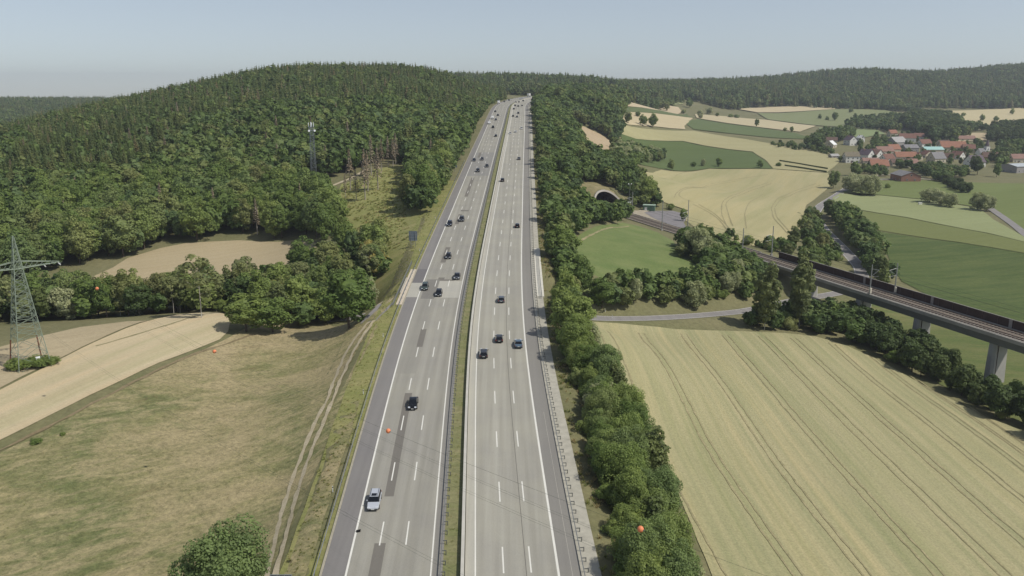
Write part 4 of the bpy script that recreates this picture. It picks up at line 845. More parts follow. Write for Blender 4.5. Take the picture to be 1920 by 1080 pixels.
# belt further up, right side
scatter([road_pt(24.2, y)[:2] for y in range(250, 470, 8)]+H2([(1104, 402), (1140, 412), (1165, 405), (1178, 416), (1150, 422), (1125, 424), (1085, 440), (1062, 468), (1066, 512), (1090, 535), (1110, 560), (1112, 578)]), 4.6, [('broadleaf_tree', .86, 7, 11.5, 1.05), ('shrub', .14, 3, 5, 1)], 'green tree on the embankment between motorway and small meadow', 'trees on the right motorway embankment', 3,
        cond=lambda x, y: (lambda su: ~((su[0] < S_PORTAL+3) & (su[1] > -9.5) & (su[1] < 9.5)) & ~((su[0] > S_PORTAL-26) & (su[1] > -15)))(rail_su(x, y)))
scatter([road_pt(25, y)[:2] for y in range(470, 1010, 12)]+[road_pt(62, 1000)[:2], road_pt(90, 930)[:2]]+H2([(1160, 262), (1152, 268), (1126, 250), (1086, 231), (1058, 227), (1083, 268), (1104, 300), (1128, 304)])+[rail_pt(S_PORTAL+22, 12)[:2], rail_pt(S_PORTAL+16, -6)[:2], rail_pt(S_PORTAL+3, -12)[:2]], 5.4, [('broadleaf_tree', .95, 9, 14, 1.1), ('spruce_tree', .05, 12, 15, 1)], 'green tree in the wood right of the motorway above the tunnel', 'trees in the wood above the tunnel', 4,
        cond=lambda x, y: (lambda su: ~((su[0] < S_PORTAL+24) & (np.abs(su[1]) < 13)))(rail_su(x, y)))
scatter(H2([(1128, 318), (1160, 300), (1185, 318), (1205, 350), (1232, 372), (1236, 388), (1205, 392), (1178, 392), (1172, 372), (1150, 345), (1128, 330)]), 4.6, [('broadleaf_tree', .7, 6, 10, 1), ('shrub', .3, 3, 5, 1)], 'bushy green tree on the bank beside the tunnel mouth', 'trees beside the tunnel mouth', 5,
        cond=lambda x, y: (lambda su: (su[1] > 11.5))(rail_su(x, y)))
scatter(H2([(1145, 306), (1152, 280), (1180, 282), (1205, 290), (1245, 300), (1200, 312), (1165, 318)]), 6, [('broadleaf_tree', .6, 8, 12, 1), ('willow_tree', .4, 8, 12, .9)], 'round tree beside the dark green crop field above the tunnel', 'trees at the corner of the dark crop field', 6)
# wooded hill right of the motorway
scatter([road_pt(27, y)[:2] for y in range(900, 1220, 20)]+[(80, 1240), (160, 1230)]+H2([(1182, 196), (1166, 214), (1160, 235), (1162, 262)])+[road_pt(60, 900)[:2]], 7.2, [('broadleaf_tree', .8, 14, 20, 1), ('spruce_tree', .2, 18, 24, 1)], 'dark green tree of the wooded hill right of the motorway', 'trees of the wooded hill right of the motorway', 7)
# hedge between meadow and country road, to the viaduct
scatter(H2([(1118, 583), (1112, 560), (1090, 548), (1160, 545), (1230, 548), (1300, 528), (1330, 505), (1300, 492), (1262, 478), (1282, 458), (1330, 468), (1370, 478)])+[rail_pt(S_ABUT+2, -9)[:2], rail_pt(S_ABUT-26, -12)[:2]]+H2([(1450, 560), (1400, 570), (1290, 578), (1200, 583)]), 4.6, [('broadleaf_tree', .78, 6, 9.5, 1.05), ('shrub', .12, 3, 5, 1), ('willow_tree', .1, 6, 9, .9)], 'green tree in the hedge between small meadow and country road', 'trees south of the small meadow', 8)
scatter(H2([(1395, 600), (1440, 596), (1500, 590), (1575, 590), (1640, 640), (1600, 648), (1530, 628), (1440, 618), (1380, 612)]), 4.6, [('broadleaf_tree', .5, 6, 9, 1.1), ('shrub', .5, 3, 5, 1.1)], 'bushy tree at the far corner of the grain field', 'trees at the far corner of the grain field', 9)
scatter(H2([(1590, 600), (1660, 630), (1700, 650), (1760, 690), (1850, 748), (1925, 790), (2060, 880), (2040, 900), (1925, 815), (1850, 775), (1760, 725), (1690, 690), (1630, 655), (1590, 640)]), 3.8, [('dark_tree', .75, 5, 9.5, .95), ('shrub', .25, 3, 5, 1)], 'dark shaded tree in the row along the right edge of the grain field', 'dark tree row below the viaduct', 10)
# behind the railway
scatter(H2([(1298, 432), (1330, 436), (1390, 452), (1440, 463), (1500, 470), (1510, 480), (1560, 492), (1560, 505)])+[rail_pt(S_ABUT-24, 9)[:2], rail_pt(S_ABUT, 9)[:2], rail_pt(S_ABUT+30, 9)[:2]], 5, [('broadleaf_tree', .55, 4, 7, 1), ('shrub', .45, 2.5, 4.5, 1)], 'small bushy tree behind the railway embankment', 'bushes behind the railway', 11, keep=.8)
scatter(H2([(1518, 390), (1532, 412), (1540, 440), (1560, 465), (1570, 492), (1555, 500), (1530, 488), (1510, 470), (1505, 440), (1512, 410)]), 5, [('broadleaf_tree', .6, 5, 9, .9), ('shrub', .4, 3, 5, 1)], 'green tree left of the bending country road', 'trees left of the bending country road', 12)
scatter(H2([(1556, 402), (1590, 412), (1620, 440), (1648, 470), (1655, 500), (1680, 535), (1660, 545), (1635, 525), (1622, 495), (1600, 465), (1568, 430), (1552, 412)]), 5.4, [('broadleaf_tree', .85, 8, 12, .95), ('slender_tree', .15, 9, 12, 1)], 'tall green tree in the row right of the country road', 'trees right of the country road', 13)
# left: row between dry meadow and stubble field
scatter([(-215, 250), (-215, 215), (-130, 222), (-104, 226), (-86, 238), (-70, 226), (-62, 216), (-50, 222), (-44, 228), (-43, 248), (-43, 280), (-47, 294), (-62, 300), (-74, 292), (-88, 272), (-110, 258), (-140, 262), (-175, 262)], 5.4, [('broadleaf_tree', .34, 7, 10, 1.25), ('broadleaf_tree', .3, 10, 13.5, .9), ('dark_tree', .1, 8, 12, 1), ('slender_tree', .06, 10, 13, 1.1), ('birch_tree', .06, 11, 14, 1), ('willow_tree', .07, 7, 10, 1), ('yellowing_tree', .02, 9, 11, 1), ('shrub', .05, 4, 6, 1)], 'green tree in the row between dry meadow and stubble field', 'trees between dry meadow and stubble field', 14)
# left: the wooded hill
cl_ = H2([(700, 475), (655, 455), (648, 400), (632, 368), (634, 346), (690, 328), (702, 316), (772, 308), (768, 340), (760, 410), (776, 440)])
HILL = [(-600, 240), (-300, 240), (-196, 250), (-184, 275), (-168, 300)]+[(a-1, b+1.5) for a, b in H2([(240, 484), (300, 466), (350, 456), (450, 450), (560, 449), (600, 455), (622, 458)])]+H2([(634, 450), (622, 395), (608, 362), (614, 338), (688, 316), (712, 302), (765, 300), (770, 345), (762, 380), (768, 400), (800, 402)])
HILL += [road_pt(-24, y)[:2] for y in range(int(HILL[-1][1]), 1120, 18)]+[(-60, 1260), (-420, 1260), (-900, 900), (-900, 240)]
nz = np.random.default_rng(3).uniform(0, 6.28, 6)
def spr(x, y): return (np.sin(x/47+nz[0])+np.sin(y/61+nz[1])+np.sin((x+y)/90+nz[2]))*.4+np.clip((y-530)/150, -1.4, 1.4)+np.clip((-60-x)/160, -1, .3)
inview = lambda x, y: (np.abs(x) < y*.72+60)
def nomast(x, y): return ~((np.abs(x-rb.x*y/rb.y) < 9) & (y < rb.y+4) & (y > rb.y-40))
scatter(HILL, 6.3, [('broadleaf_tree', .985, 11, 17.5, .95), ('dead_spruce', .015, 14, 18, 1)], 'rounded broadleaf tree on the forested hillside', 'broadleaf trees of the forested hill', 15, cond=lambda x, y: (spr(x, y) < .55) & inview(x, y) & nomast(x, y))
scatter(HILL, 5.3, [('spruce_tree', .8, 12, 18.5, 1.1), ('dead_spruce', .03, 12, 17, 1.1), ('broadleaf_tree', .17, 11, 15, 1)], 'pointed green spruce on the forested hillside', 'spruces of the forested hill', 16, cond=lambda x, y: (spr(x, y) >= .55) & inview(x, y))
# trees along the left shoulder
scatter([road_pt(-23, y)[:2] for y in range(360, 1000, 15)]+[road_pt(-40, y)[:2] for y in range(990, 370, -15)], 6, [('broadleaf_tree', 1, 8, 12, 1.05)], 'roadside tree at the foot of the forested slope', 'roadside trees along the left shoulder', 17, cond=lambda x, y: y > 402)
scatter(H2([(772, 398), (765, 370), (772, 350), (800, 345), (830, 330), (838, 345), (812, 385), (800, 408)]), 5, [('broadleaf_tree', 1, 8, 12.5, 1.05)], 'dark green tree between clearing and motorway', 'trees between clearing and motorway', 18)
# distant woods
far_k = [('spruce_tree', .65, 17, 25, 1.5), ('broadleaf_tree', .35, 14, 20, 1.15)]
scatter([(120, 1900), (380, 1680), (410, 1640), (470, 1700), (560, 1690), (640, 1650), (760, 1640), (820, 1720), (1000, 1730), (1500, 1720), (1900, 1900), (2100, 2500), (1500, 2500), (1000, 2420), (400, 2420), (60, 2300)], 12, far_k, 'tree of the dark wood along the distant ridge', 'trees of the distant ridge', 19, cond=lambda x, y: np.abs(x) < y*.7+60)
scatter([(-1500, 1500), (-800, 1500), (-500, 1600), (-200, 1300), (80, 1290), (190, 1260), (330, 1640), (120, 1900), (60, 2300), (-500, 2350), (-1600, 2300)], 12, far_k, 'tree of the far forest beyond the motorway crest', 'trees of the forest beyond the crest', 20, cond=lambda x, y: (np.abs(x) < y*.7+60) & ~((np.abs(u_of(x, np.minimum(y, 1580))) < 30) & (y < 1600)))
# village trees and hedgerows
VB = [('broadleaf_tree', .9, 8, 14, 1.05), ('dark_tree', .1, 8, 12, 1)]
def vs(pts, sp, lab, grp, seed, kinds=VB, keep=1): scatter(H2(pts), sp, kinds, lab, grp, seed, keep=keep)
vs([(1690, 240), (1700, 225), (1760, 222), (1800, 238), (1812, 258), (1780, 268), (1745, 266), (1715, 250)], 9, 'large dark tree in the grove behind the village', 'trees of the grove behind the village', 30, [('dark_tree', .5, 16, 22, 1), ('broadleaf_tree', .5, 14, 20, 1)])
vs([(1580, 235), (1610, 226), (1690, 222), (1700, 236), (1680, 250), (1640, 245), (1600, 242)], 10, 'tree in the row above the village pasture', 'trees above the village pasture', 31)
vs([(1532, 262), (1560, 252), (1600, 252), (1600, 262), (1570, 266), (1545, 268), (1538, 284), (1510, 274)], 8, 'tree in the wood left of the white village houses', 'trees left of the white village houses', 32)
vs([(1440, 270), (1520, 272), (1560, 285), (1580, 310), (1560, 296), (1530, 285), (1450, 277)], 8, 'bush in the hedgerow leading to the village', 'hedgerow bushes leading to the village', 33, [('broadleaf_tree', .6, 5, 8, 1), ('shrub', .4, 3, 5, 1)])
vs([(1632, 272), (1660, 262), (1672, 275), (1660, 290), (1640, 284)], 9, 'tree between the white house and the red roofs', 'trees in the middle of the village', 34, [('broadleaf_tree', 1, 6, 9, 1.1)])
vs([(1668, 312), (1700, 313), (1760, 316), (1812, 324), (1822, 330), (1800, 336), (1768, 344), (1718, 330), (1712, 318), (1680, 318)], 8, 'garden tree in front of the village roofs', 'garden trees in front of the village', 35, [('broadleaf_tree', .8, 6, 9, 1.2), ('dark_tree', .2, 6, 8, 1.1)])
vs([(1800, 284), (1830, 276), (1844, 286), (1824, 292)], 9, 'tree between the orange roof and the church', 'trees before the church', 36, [('broadleaf_tree', 1, 5, 8, 1.1)])
vs([(1856, 300), (1870, 280), (1920, 272), (1990, 270), (1990, 290), (1905, 296), (1880, 318), (1862, 312)], 10, 'tree in the gardens right of the church', 'garden trees right of the church', 37)
vs([(1850, 268), (1862, 250), (1880, 244), (1990, 240), (1990, 262), (1900, 266)], 10, 'dark tree on the slope above the right end of the village', 'trees above the right end of the village', 38, [('dark_tree', .6, 12, 18, 1), ('broadleaf_tree', .4, 10, 16, 1)])
vs([(1775, 340), (1800, 350), (1824, 362), (1812, 366), (1786, 356), (1768, 346)], 5, 'bush of the dense hedge below the village', 'hedge bushes below the village', 39, [('dark_tree', 1, 5, 8, 1)])
vs([(1760, 245), (1800, 238), (1850, 240), (1850, 247), (1790, 250)], 9, 'tree on the field edge behind the village', 'trees on the field edge behind the village', 40, keep=.7)
vs([(1612, 316), (1630, 316), (1632, 326), (1614, 330), (1602, 326)], 7, 'garden tree beside the white two-storey house', 'garden trees beside the white two-storey house', 41, [('broadleaf_tree', 1, 5, 7.5, 1.1)])
vs([(1620, 318), (1650, 314), (1664, 322), (1660, 332), (1630, 330)], 7, 'garden tree below the bright orange roof', 'garden trees below the bright orange roof', 42, [('broadleaf_tree', 1, 5, 7, 1.1)])
vs([(1610, 262), (1680, 250), (1760, 262), (1830, 268), (1860, 285), (1850, 312), (1780, 312), (1700, 308), (1630, 302), (1600, 285)], 17, 'small garden tree standing between the village houses', 'garden trees between the village houses', 43, [('broadleaf_tree', .8, 5, 8.5, 1.0), ('dark_tree', .2, 6, 9, .8)], keep=.7)
# single trees that can be told apart
SINGLE = [
 ('broadleaf_tree', 424, 1165, 13.0, 1.02, 'large round bush-like tree alone at the lower left edge'),
 ('broadleaf_tree', 655, 616, 15.0, 1.2, 'big dark round tree standing at the upper end of the dirt track'),
 ('broadleaf_tree', 462, 622, 10.5, 1.5, 'bushy tree at the corner of the mown field and dry meadow'),
 ('broadleaf_tree', 512, 624, 10.0, 1.5, 'second bushy tree right of the mown field corner'),
 ('broadleaf_tree', 585, 600, 10.0, 1.3, 'green tree between the mown field corner and the big dark tree'),
 ('birch_tree', 378, 596, 17.0, 1.25, 'tall airy birch rising before the stubble field'),
 ('birch_tree', 452, 566, 15.0, .8, 'slender twin birch right of the tall airy birch'),
 ('birch_tree', 462, 562, 16.0, .8, 'thin white-stemmed birch with sparse crown'),
 ('yellowing_tree', 700, 520, 10.5, 1.25, 'yellowish-topped tree near the blue-grey sign'),
 ('willow_tree', 1312, 490, 13.0, 1.05, 'large brownish-green round tree beside the railway embankment'),
 ('willow_tree', 1300, 578, 9.0, 1.0, 'greyish round tree at the right end of the meadow hedge'),
 ('broadleaf_tree', 1348, 500, 9.0, 1.1, 'green tree right behind the large round tree by the railway'),
 ('slender_tree', 1433, 618, 21.0, .95, 'tall slender tree standing before the viaduct abutment'),
 ('slender_tree', 1498, 612, 24.0, .9, 'tallest slender tree crossing the viaduct deck in view'),
 ('slender_tree', 1486, 470, 11.0, 1.2, 'slender tree behind the start of the brown wall'),
 ('broadleaf_tree', 1538, 478, 10.0, .9, 'rounded tree right of the slender tree behind the brown wall'),
 ('broadleaf_tree', 1076, 638, 12.5, 1.15, 'big dark tree where the country road comes out of the tree belt'),
 ('broadleaf_tree', 1215, 385, 17.0, .85, 'tall dark tree directly behind the green hut'),
 ('broadleaf_tree', 1185, 340, 12.5, .8, 'dark upright tree above the tunnel mouth bank'),
 ('shrub', 1257, 393, 3.6, 1.1, 'small round bush behind the paved yard'),
 ('broadleaf_tree', 1281, 415, 6.5, .9, 'small dark tree at the far corner of the paved yard'),
 ('broadleaf_tree', 1258, 320, 9.0, .8, 'small tree at the lower edge of the dark green crop field'),
 ('broadleaf_tree', 1348, 313, 9.0, .9, 'round tree before the dark green crop field'),
 ('willow_tree', 1318, 312, 7.0, .9, 'pale bush before the dark green crop field'),
 ('shrub', 1300, 313, 5.0, .9, 'low bush left of the pale bush at the crop field'),
 ('broadleaf_tree', 1425, 315, 7.0, 1.0, 'round tree at the right corner of the dark crop field'),
 ('broadleaf_tree', 1249, 209, 17.0, .9, 'dark round tree alone on the high tan slope'),
 ('broadleaf_tree', 1178, 231, 12.0, 1.0, 'left of three round trees on the slope'), ('broadleaf_tree', 1205, 236, 12.0, 1.1, 'middle of three round trees on the slope'), ('broadleaf_tree', 1224, 239, 15.0, 1.0, 'right and darkest of three round trees on the slope'),
 ('shrub', 1282, 213, 7.0, 1.0, 'bush at the tip of the narrow green strip'), ('willow_tree', 1313, 223, 13.0, .9, 'pale round tree at the top of the dark strip'),
 ('shrub', 1196, 219, 7.0, 1.0, 'bush on the tan field beside the wooded hill'),
 ('willow_tree', 1330, 214, 12.0, 1.1, 'pale tree below the distant wood, left one'), ('broadleaf_tree', 1292, 202, 16.0, 1.0, 'tree standing out from the foot of the distant wood'),
 ('broadleaf_tree', 1345, 219, 7.0, 1.3, 'low round bush in the tan field'), ('shrub', 1370, 221, 7.0, 1.2, 'second low bush in the tan field'), ('shrub', 1381, 222, 7.0, 1.2, 'third low bush in the tan field'),
 ('broadleaf_tree', 1419, 238, 12.0, .7, 'lone lollipop-shaped tree on the pale slope'),
 ('broadleaf_tree', 1565, 227, 16.0, .9, 'oval dark tree above the village pasture'), ('broadleaf_tree', 1537, 224, 9.0, .9, 'small tree left of the oval dark tree'), ('shrub', 1551, 226, 8.0, .9, 'bush beside the oval dark tree'),
 ('broadleaf_tree', 1595, 212, 10.0, 1.0, 'round tree at the foot of the distant wood by the bright pasture'),
 ('broadleaf_tree', 1484, 249, 9.0, .8, 'small dark tree on the pasture strip'), ('shrub', 1472, 247, 6.0, .8, 'very small tree on the pasture strip'),
 ('broadleaf_tree', 1562, 353, 13.5, .95, 'dark tree at the corner of the curved-track grain field'),
 ('willow_tree', 1597, 362, 15.0, 1.15, 'broad pale willow beside the country road, left one'), ('willow_tree', 1630, 367, 15.0, 1.15, 'broad pale willow beside the country road, right one'), ('willow_tree', 1612, 360, 13.0, 1.0, 'pale willow behind and between the two broad willows'),
 ('willow_tree', 1743, 380, 10.5, 1.4, 'pale spreading tree in the hay meadow, left one'), ('willow_tree', 1762, 385, 10.0, 1.3, 'pale spreading tree in the hay meadow, middle one'), ('willow_tree', 1780, 389, 9.5, 1.2, 'pale spreading tree in the hay meadow, right one'),
 ('willow_tree', 1832, 394, 11.5, 1.2, 'pale round tree at the corner of the narrow lane'), ('willow_tree', 1850, 396, 11.0, 1.1, 'pale round tree right at the narrow lane'),
 ('broadleaf_tree', 1868, 332, 11.5, .75, 'oval upright tree alone on the pasture before the grey hall'),
 ('dark_tree', 1832, 328, 16.0, .8, 'dark conical tree in front of the grey-purple house'), ('dark_tree', 1826, 322, 15.0, .7, 'second dark tree beside the grey-purple house'),
 ('broadleaf_tree', 1897, 216, 13.0, .8, 'lone tree high on the right pale slope'), ('broadleaf_tree', 1841, 228, 12.0, .9, 'pair tree on the pale slope, right one'), ('broadleaf_tree', 1780, 220, 9.0, 1.1, 'small tree on the pale slope, left one'),
 ('broadleaf_tree', 1788, 220, 9.0, 1.1, 'small tree on the pale slope, middle one'), ('shrub', 1806, 219, 8.0, 1.0, 'bush on the pale slope'), ('broadleaf_tree', 1867, 228, 9.0, 1.3, 'wide bush row tree on the right pale slope'),
 ('shrub', 1124, 338, 3.5, 1.1, 'bush on the dry bank right above the tunnel arch'), ('shrub', 1152, 350, 4.0, 1.1, 'bush on the bank at the right shoulder of the tunnel arch'), ('shrub', 1106, 336, 4.0, 1.2, 'bush at the upper left of the tunnel arch'),
 ('shrub', 1902, 742, 4.5, .9, 'small upright bush beside the viaduct pier'), ('shrub', 1910, 765, 3.5, 1.2, 'low bush right of the last pier'),
 ('shrub', 1664, 353, 4.0, 1.0, 'tiny bush on the pasture below the willows'), ('broadleaf_tree', 1602, 330, 13.0, .9, 'garden tree below the white two-storey house'),
 ('shrub', 1460, 312, 4.0, 1.2, 'bush at the end of the brown hedge line'), ('shrub', 68, 688, 2.6, 2.2, 'green thicket right of the pylon feet'), ('shrub', 32, 692, 2.6, 1.6, 'green thicket left of the pylon feet'), ('shrub', 100, 684, 2.2, 1.5, 'small bush at the edge of the pylon thicket'),
 ('shrub', 68, 830, .9, 2.4, 'low green weed patch on the dry meadow'), ('shrub', 118, 816, .7, 1.6, 'tiny green weed patch on the dry meadow'),
]
for kd, px, py, H, wd, lb in SINGLE: plant_px(kd, px, py, H, lb, None, wd)
for i, (px, py, H, nm) in enumerate([(657, 358, 21, 'leftmost bare dead spruce in the clearing'), (685, 375, 24, 'tallest bare dead spruce in the clearing'), (690, 360, 20, 'dead spruce with brown crown behind the tallest one'), (709, 356, 21, 'grey dead spruce right of the tallest one'), (697, 330, 22, 'brown-topped dead spruce at the forest edge'),
    (716, 322, 18, 'slim dead spruce at the forest edge'), (728, 312, 17, 'first bare grey trunk by the upper forest edge'), (737, 312, 16, 'second bare grey trunk by the upper forest edge'), (668, 376, 15, 'short dead spruce at the clearing floor'), (742, 308, 18, 'dead spruce beside the pale standing trunks'),
    (648, 372, 12, 'low dead spruce near the dirt path'), (612, 330, 17, 'dead spruce beside the radio mast')]): plant_px('dead_spruce', px, py, H, nm, 'dead spruces around the clearing', 1.0)
for i, (px, py, H) in enumerate([(752, 304, 22), (762, 297, 23), (769, 292, 22), (776, 288, 21)]): plant_px('spruce_tree', px, py, H, 'spruce with pale bare stem at the top of the clearing', 'pale-stemmed spruces at the clearing', .85)
# the largest of each kind stand as trees of their own, the rest as a mass
byk = {}
for t in SCAT:
    kd, x, y, H = t[:4]; zt = 0; d = math.hypot(x, y)
    vis = abs(x) < y*.66+12 and y > 40
    byk.setdefault(kd, []).append((H/d*(1 if vis else .01), t))
rest = {}; cnt = {}
lim = {'broadleaf_tree': 300-sum(1 for s in SINGLE if s[0] == 'broadleaf_tree'), 'shrub': 110, 'spruce_tree': 290, 'willow_tree': 60, 'dark_tree': 120, 'birch_tree': 20, 'slender_tree': 12, 'yellowing_tree': 6, 'dead_spruce': 45}
zs = height(np.array([t[1] for t in SCAT]), np.array([t[2] for t in SCAT]))+CAM_H; ZM = {id(t): float(z) for t, z in zip(SCAT, zs)}
_gs = {}
for t in SCAT: _gs.setdefault(t[6], []).append((px_of((t[1], t[2], ZM[id(t)])), t[3]))
GQ = {g: (np.quantile([a[0][1] for a in v], [.2, .4, .6, .8]), np.quantile([a[0][0] for a in v], [.2, .4, .6, .8]), np.quantile([a[1] for a in v], [.25, .75])) for g, v in _gs.items()}
def full_label(t, base):
    (qy, qx, qh) = GQ[t[6]]; px, py, _ = px_of((t[1], t[2], ZM[id(t)])); n = len(_gs[t[6]])
    sz = 'low ' if t[3] < qh[0] else ('tall ' if t[3] > qh[1] else '')
    iy = int(np.searchsorted(qy, py)); ix = int(np.searchsorted(qx, px))
    wy = ['at its far end', 'toward its far end', 'halfway', 'toward its near end', 'at its near end'][iy]; wx = ['far left', 'left of centre', 'centre', 'right of centre', 'far right'][ix]
    base = base[4:] if base.startswith('low ') else (base[5:] if base.startswith('tall ') else base)
    for cand in (sz+base+', '+wy+', '+wx, sz+base+', '+wy, sz+base):
        if len(cand.replace(',', ' ').replace('-', '-').split()) <= 16: return cand
    return base
for kd, L in byk.items():
    L.sort(key=lambda a: -a[0])
    for i, (_, t) in enumerate(L):
        if i < lim[kd]: plant(kd, t[1], t[2], t[3], full_label(t, t[5] if kd not in ('shrub',) or 'bush' in t[5] else 'bush among the '+t[6]), t[6], t[4], z=ZM[id(t)])
        else: rest.setdefault(t[6], []).append(t)
print('SCATTER', len(SCAT), {k: len(v) for k, v in byk.items()})
# mass planting with instanced crowns, one object for each wood
PROTO = BL+SLo+UL+[PAH[0], YEH[0], DEH[0], BIH[0], DAH[0], SMH[0]]
pidx = {'broadleaf_tree': [0, 1, 2, 3], 'spruce_tree': [4, 5, 6], 'shrub': [7, 8], 'willow_tree': [9], 'yellowing_tree': [10], 'dead_spruce': [11], 'birch_tree': [12], 'dark_tree': [13], 'slender_tree': [14]}
pc = bpy.data.collections.new('crown_kinds')
for i, m in enumerate(PROTO): pc.objects.link(bpy.data.objects.new('k%02d' % i, m))
def gn_group():
    g = bpy.data.node_groups.new('scatter', 'GeometryNodeTree'); g.interface.new_socket('Geometry', in_out='INPUT', socket_type='NodeSocketGeometry'); g.interface.new_socket('Geometry', in_out='OUTPUT', socket_type='NodeSocketGeometry')
    N = g.nodes.new; L = g.links.new; i = N('NodeGroupInput'); o = N('NodeGroupOutput'); ip = N('GeometryNodeInstanceOnPoints'); ci = N('GeometryNodeCollectionInfo')
    ci.inputs['Collection'].default_value = pc; ci.inputs['Separate Children'].default_value = True; ci.inputs['Reset Children'].default_value = True; ip.inputs['Pick Instance'].default_value = True
    def at(nm, ty): a = N('GeometryNodeInputNamedAttribute'); a.data_type = ty; a.inputs['Name'].default_value = nm; return a.outputs['Attribute']
    L(i.outputs[0], ip.inputs['Points']); L(ci.outputs[0], ip.inputs['Instance']); L(at('pick', 'INT'), ip.inputs['Instance Index']); L(at('rot', 'FLOAT_VECTOR'), ip.inputs['Rotation']); L(at('scl', 'FLOAT_VECTOR'), ip.inputs['Scale'])
    L(ip.outputs[0], o.inputs[0]); return g
GN = gn_group()
def mass(name, P, pick, rot, scl, label, group=GN):
    me = bpy.data.meshes.new(name); me.from_pydata([tuple(p) for p in P], [], [])
    a = me.attributes.new('pick', 'INT', 'POINT'); a.data.foreach_set('value', [int(v) for v in pick])
    a = me.attributes.new('rot', 'FLOAT_VECTOR', 'POINT'); a.data.foreach_set('vector', np.asarray(rot, np.float32).ravel())
    a = me.attributes.new('scl', 'FLOAT_VECTOR', 'POINT'); a.data.foreach_set('vector', np.asarray(scl, np.float32).ravel())
    o = mobj(name, me); md = o.modifiers.new('scatter', 'NODES'); md.node_group = group; return tag(o, label, kind='stuff')
for grp, L in rest.items():
    P = [(t[1], t[2], ZM[id(t)]-.2) for t in L]; rot = [(0, 0, random.uniform(0, 6.28)) for _ in L]; scl = [(t[3]*t[4], t[3]*t[4], t[3]) for t in L]
    mass('woodland', P, [random.choice(pidx[t[0]]) for t in L], rot, scl, 'mass of the remaining '+grp)

# ------------------------------------------------------------------ cars
def carpaint(name, c, rough=.25, metal=.3):
    t = NT(name); t.b.inputs['Coat Weight'].default_value = .5; t.b.inputs['Coat Roughness'].default_value = .08; MATS[name] = t.done(rgb(c), rough, metal); return MATS[name]
G_glass = carpaint('car_glass', (18, 22, 26), .08, 0); G_tyre = plain('tyre', (24, 24, 24), .9); G_rim = plain('rim', (150, 152, 154), .35, .7)
G_hl = plain('headlight_glass', (220, 224, 228), .15); G_tl = plain('taillight_red', (130, 18, 16), .3); G_trim = plain('black_trim', (26, 26, 27), .6); G_plate = plain('number_plate', (214, 214, 208), .5)
def ring(y, w, zb, zm, zt, k=.9): return [(-w*.82, y, zb), (-w, y, (zb+zm)/2), (-w, y, zm), (-w*k, y, zt), (w*k, y, zt), (w, y, zm), (w, y, (zb+zm)/2), (w*.82, y, zb)]
def loft(mb, rings, m=0):
    n = len(rings[0]); V = [p for r in rings for p in r]
    f = [(i*n+j, i*n+(j+1) % n, (i+1)*n+(j+1) % n, (i+1)*n+j) for i in range(len(rings)-1) for j in range(n)]
    return mb.add(V, f+[tuple(range(n)), tuple(range(len(V)-1, len(V)-n-1, -1))], m)
TYPES = { # length, width, height, hood z, belt z, greenhouse (rear base, rear top, front top, front base)
 'hatch': (4.25, 1.78, 1.46, .92, .94, (-1.98, -1.55, .25, 1.0)), 'sedan': (4.7, 1.82, 1.43, .9, .93, (-1.55, -.95, .3, 1.05)), 'estate': (4.75, 1.84, 1.48, .92, .95, (-2.25, -1.95, .35, 1.1)), 'suv': (4.6, 1.9, 1.68, 1.05, 1.08, (-2.12, -1.8, .35, 1.05))}
CM = {}
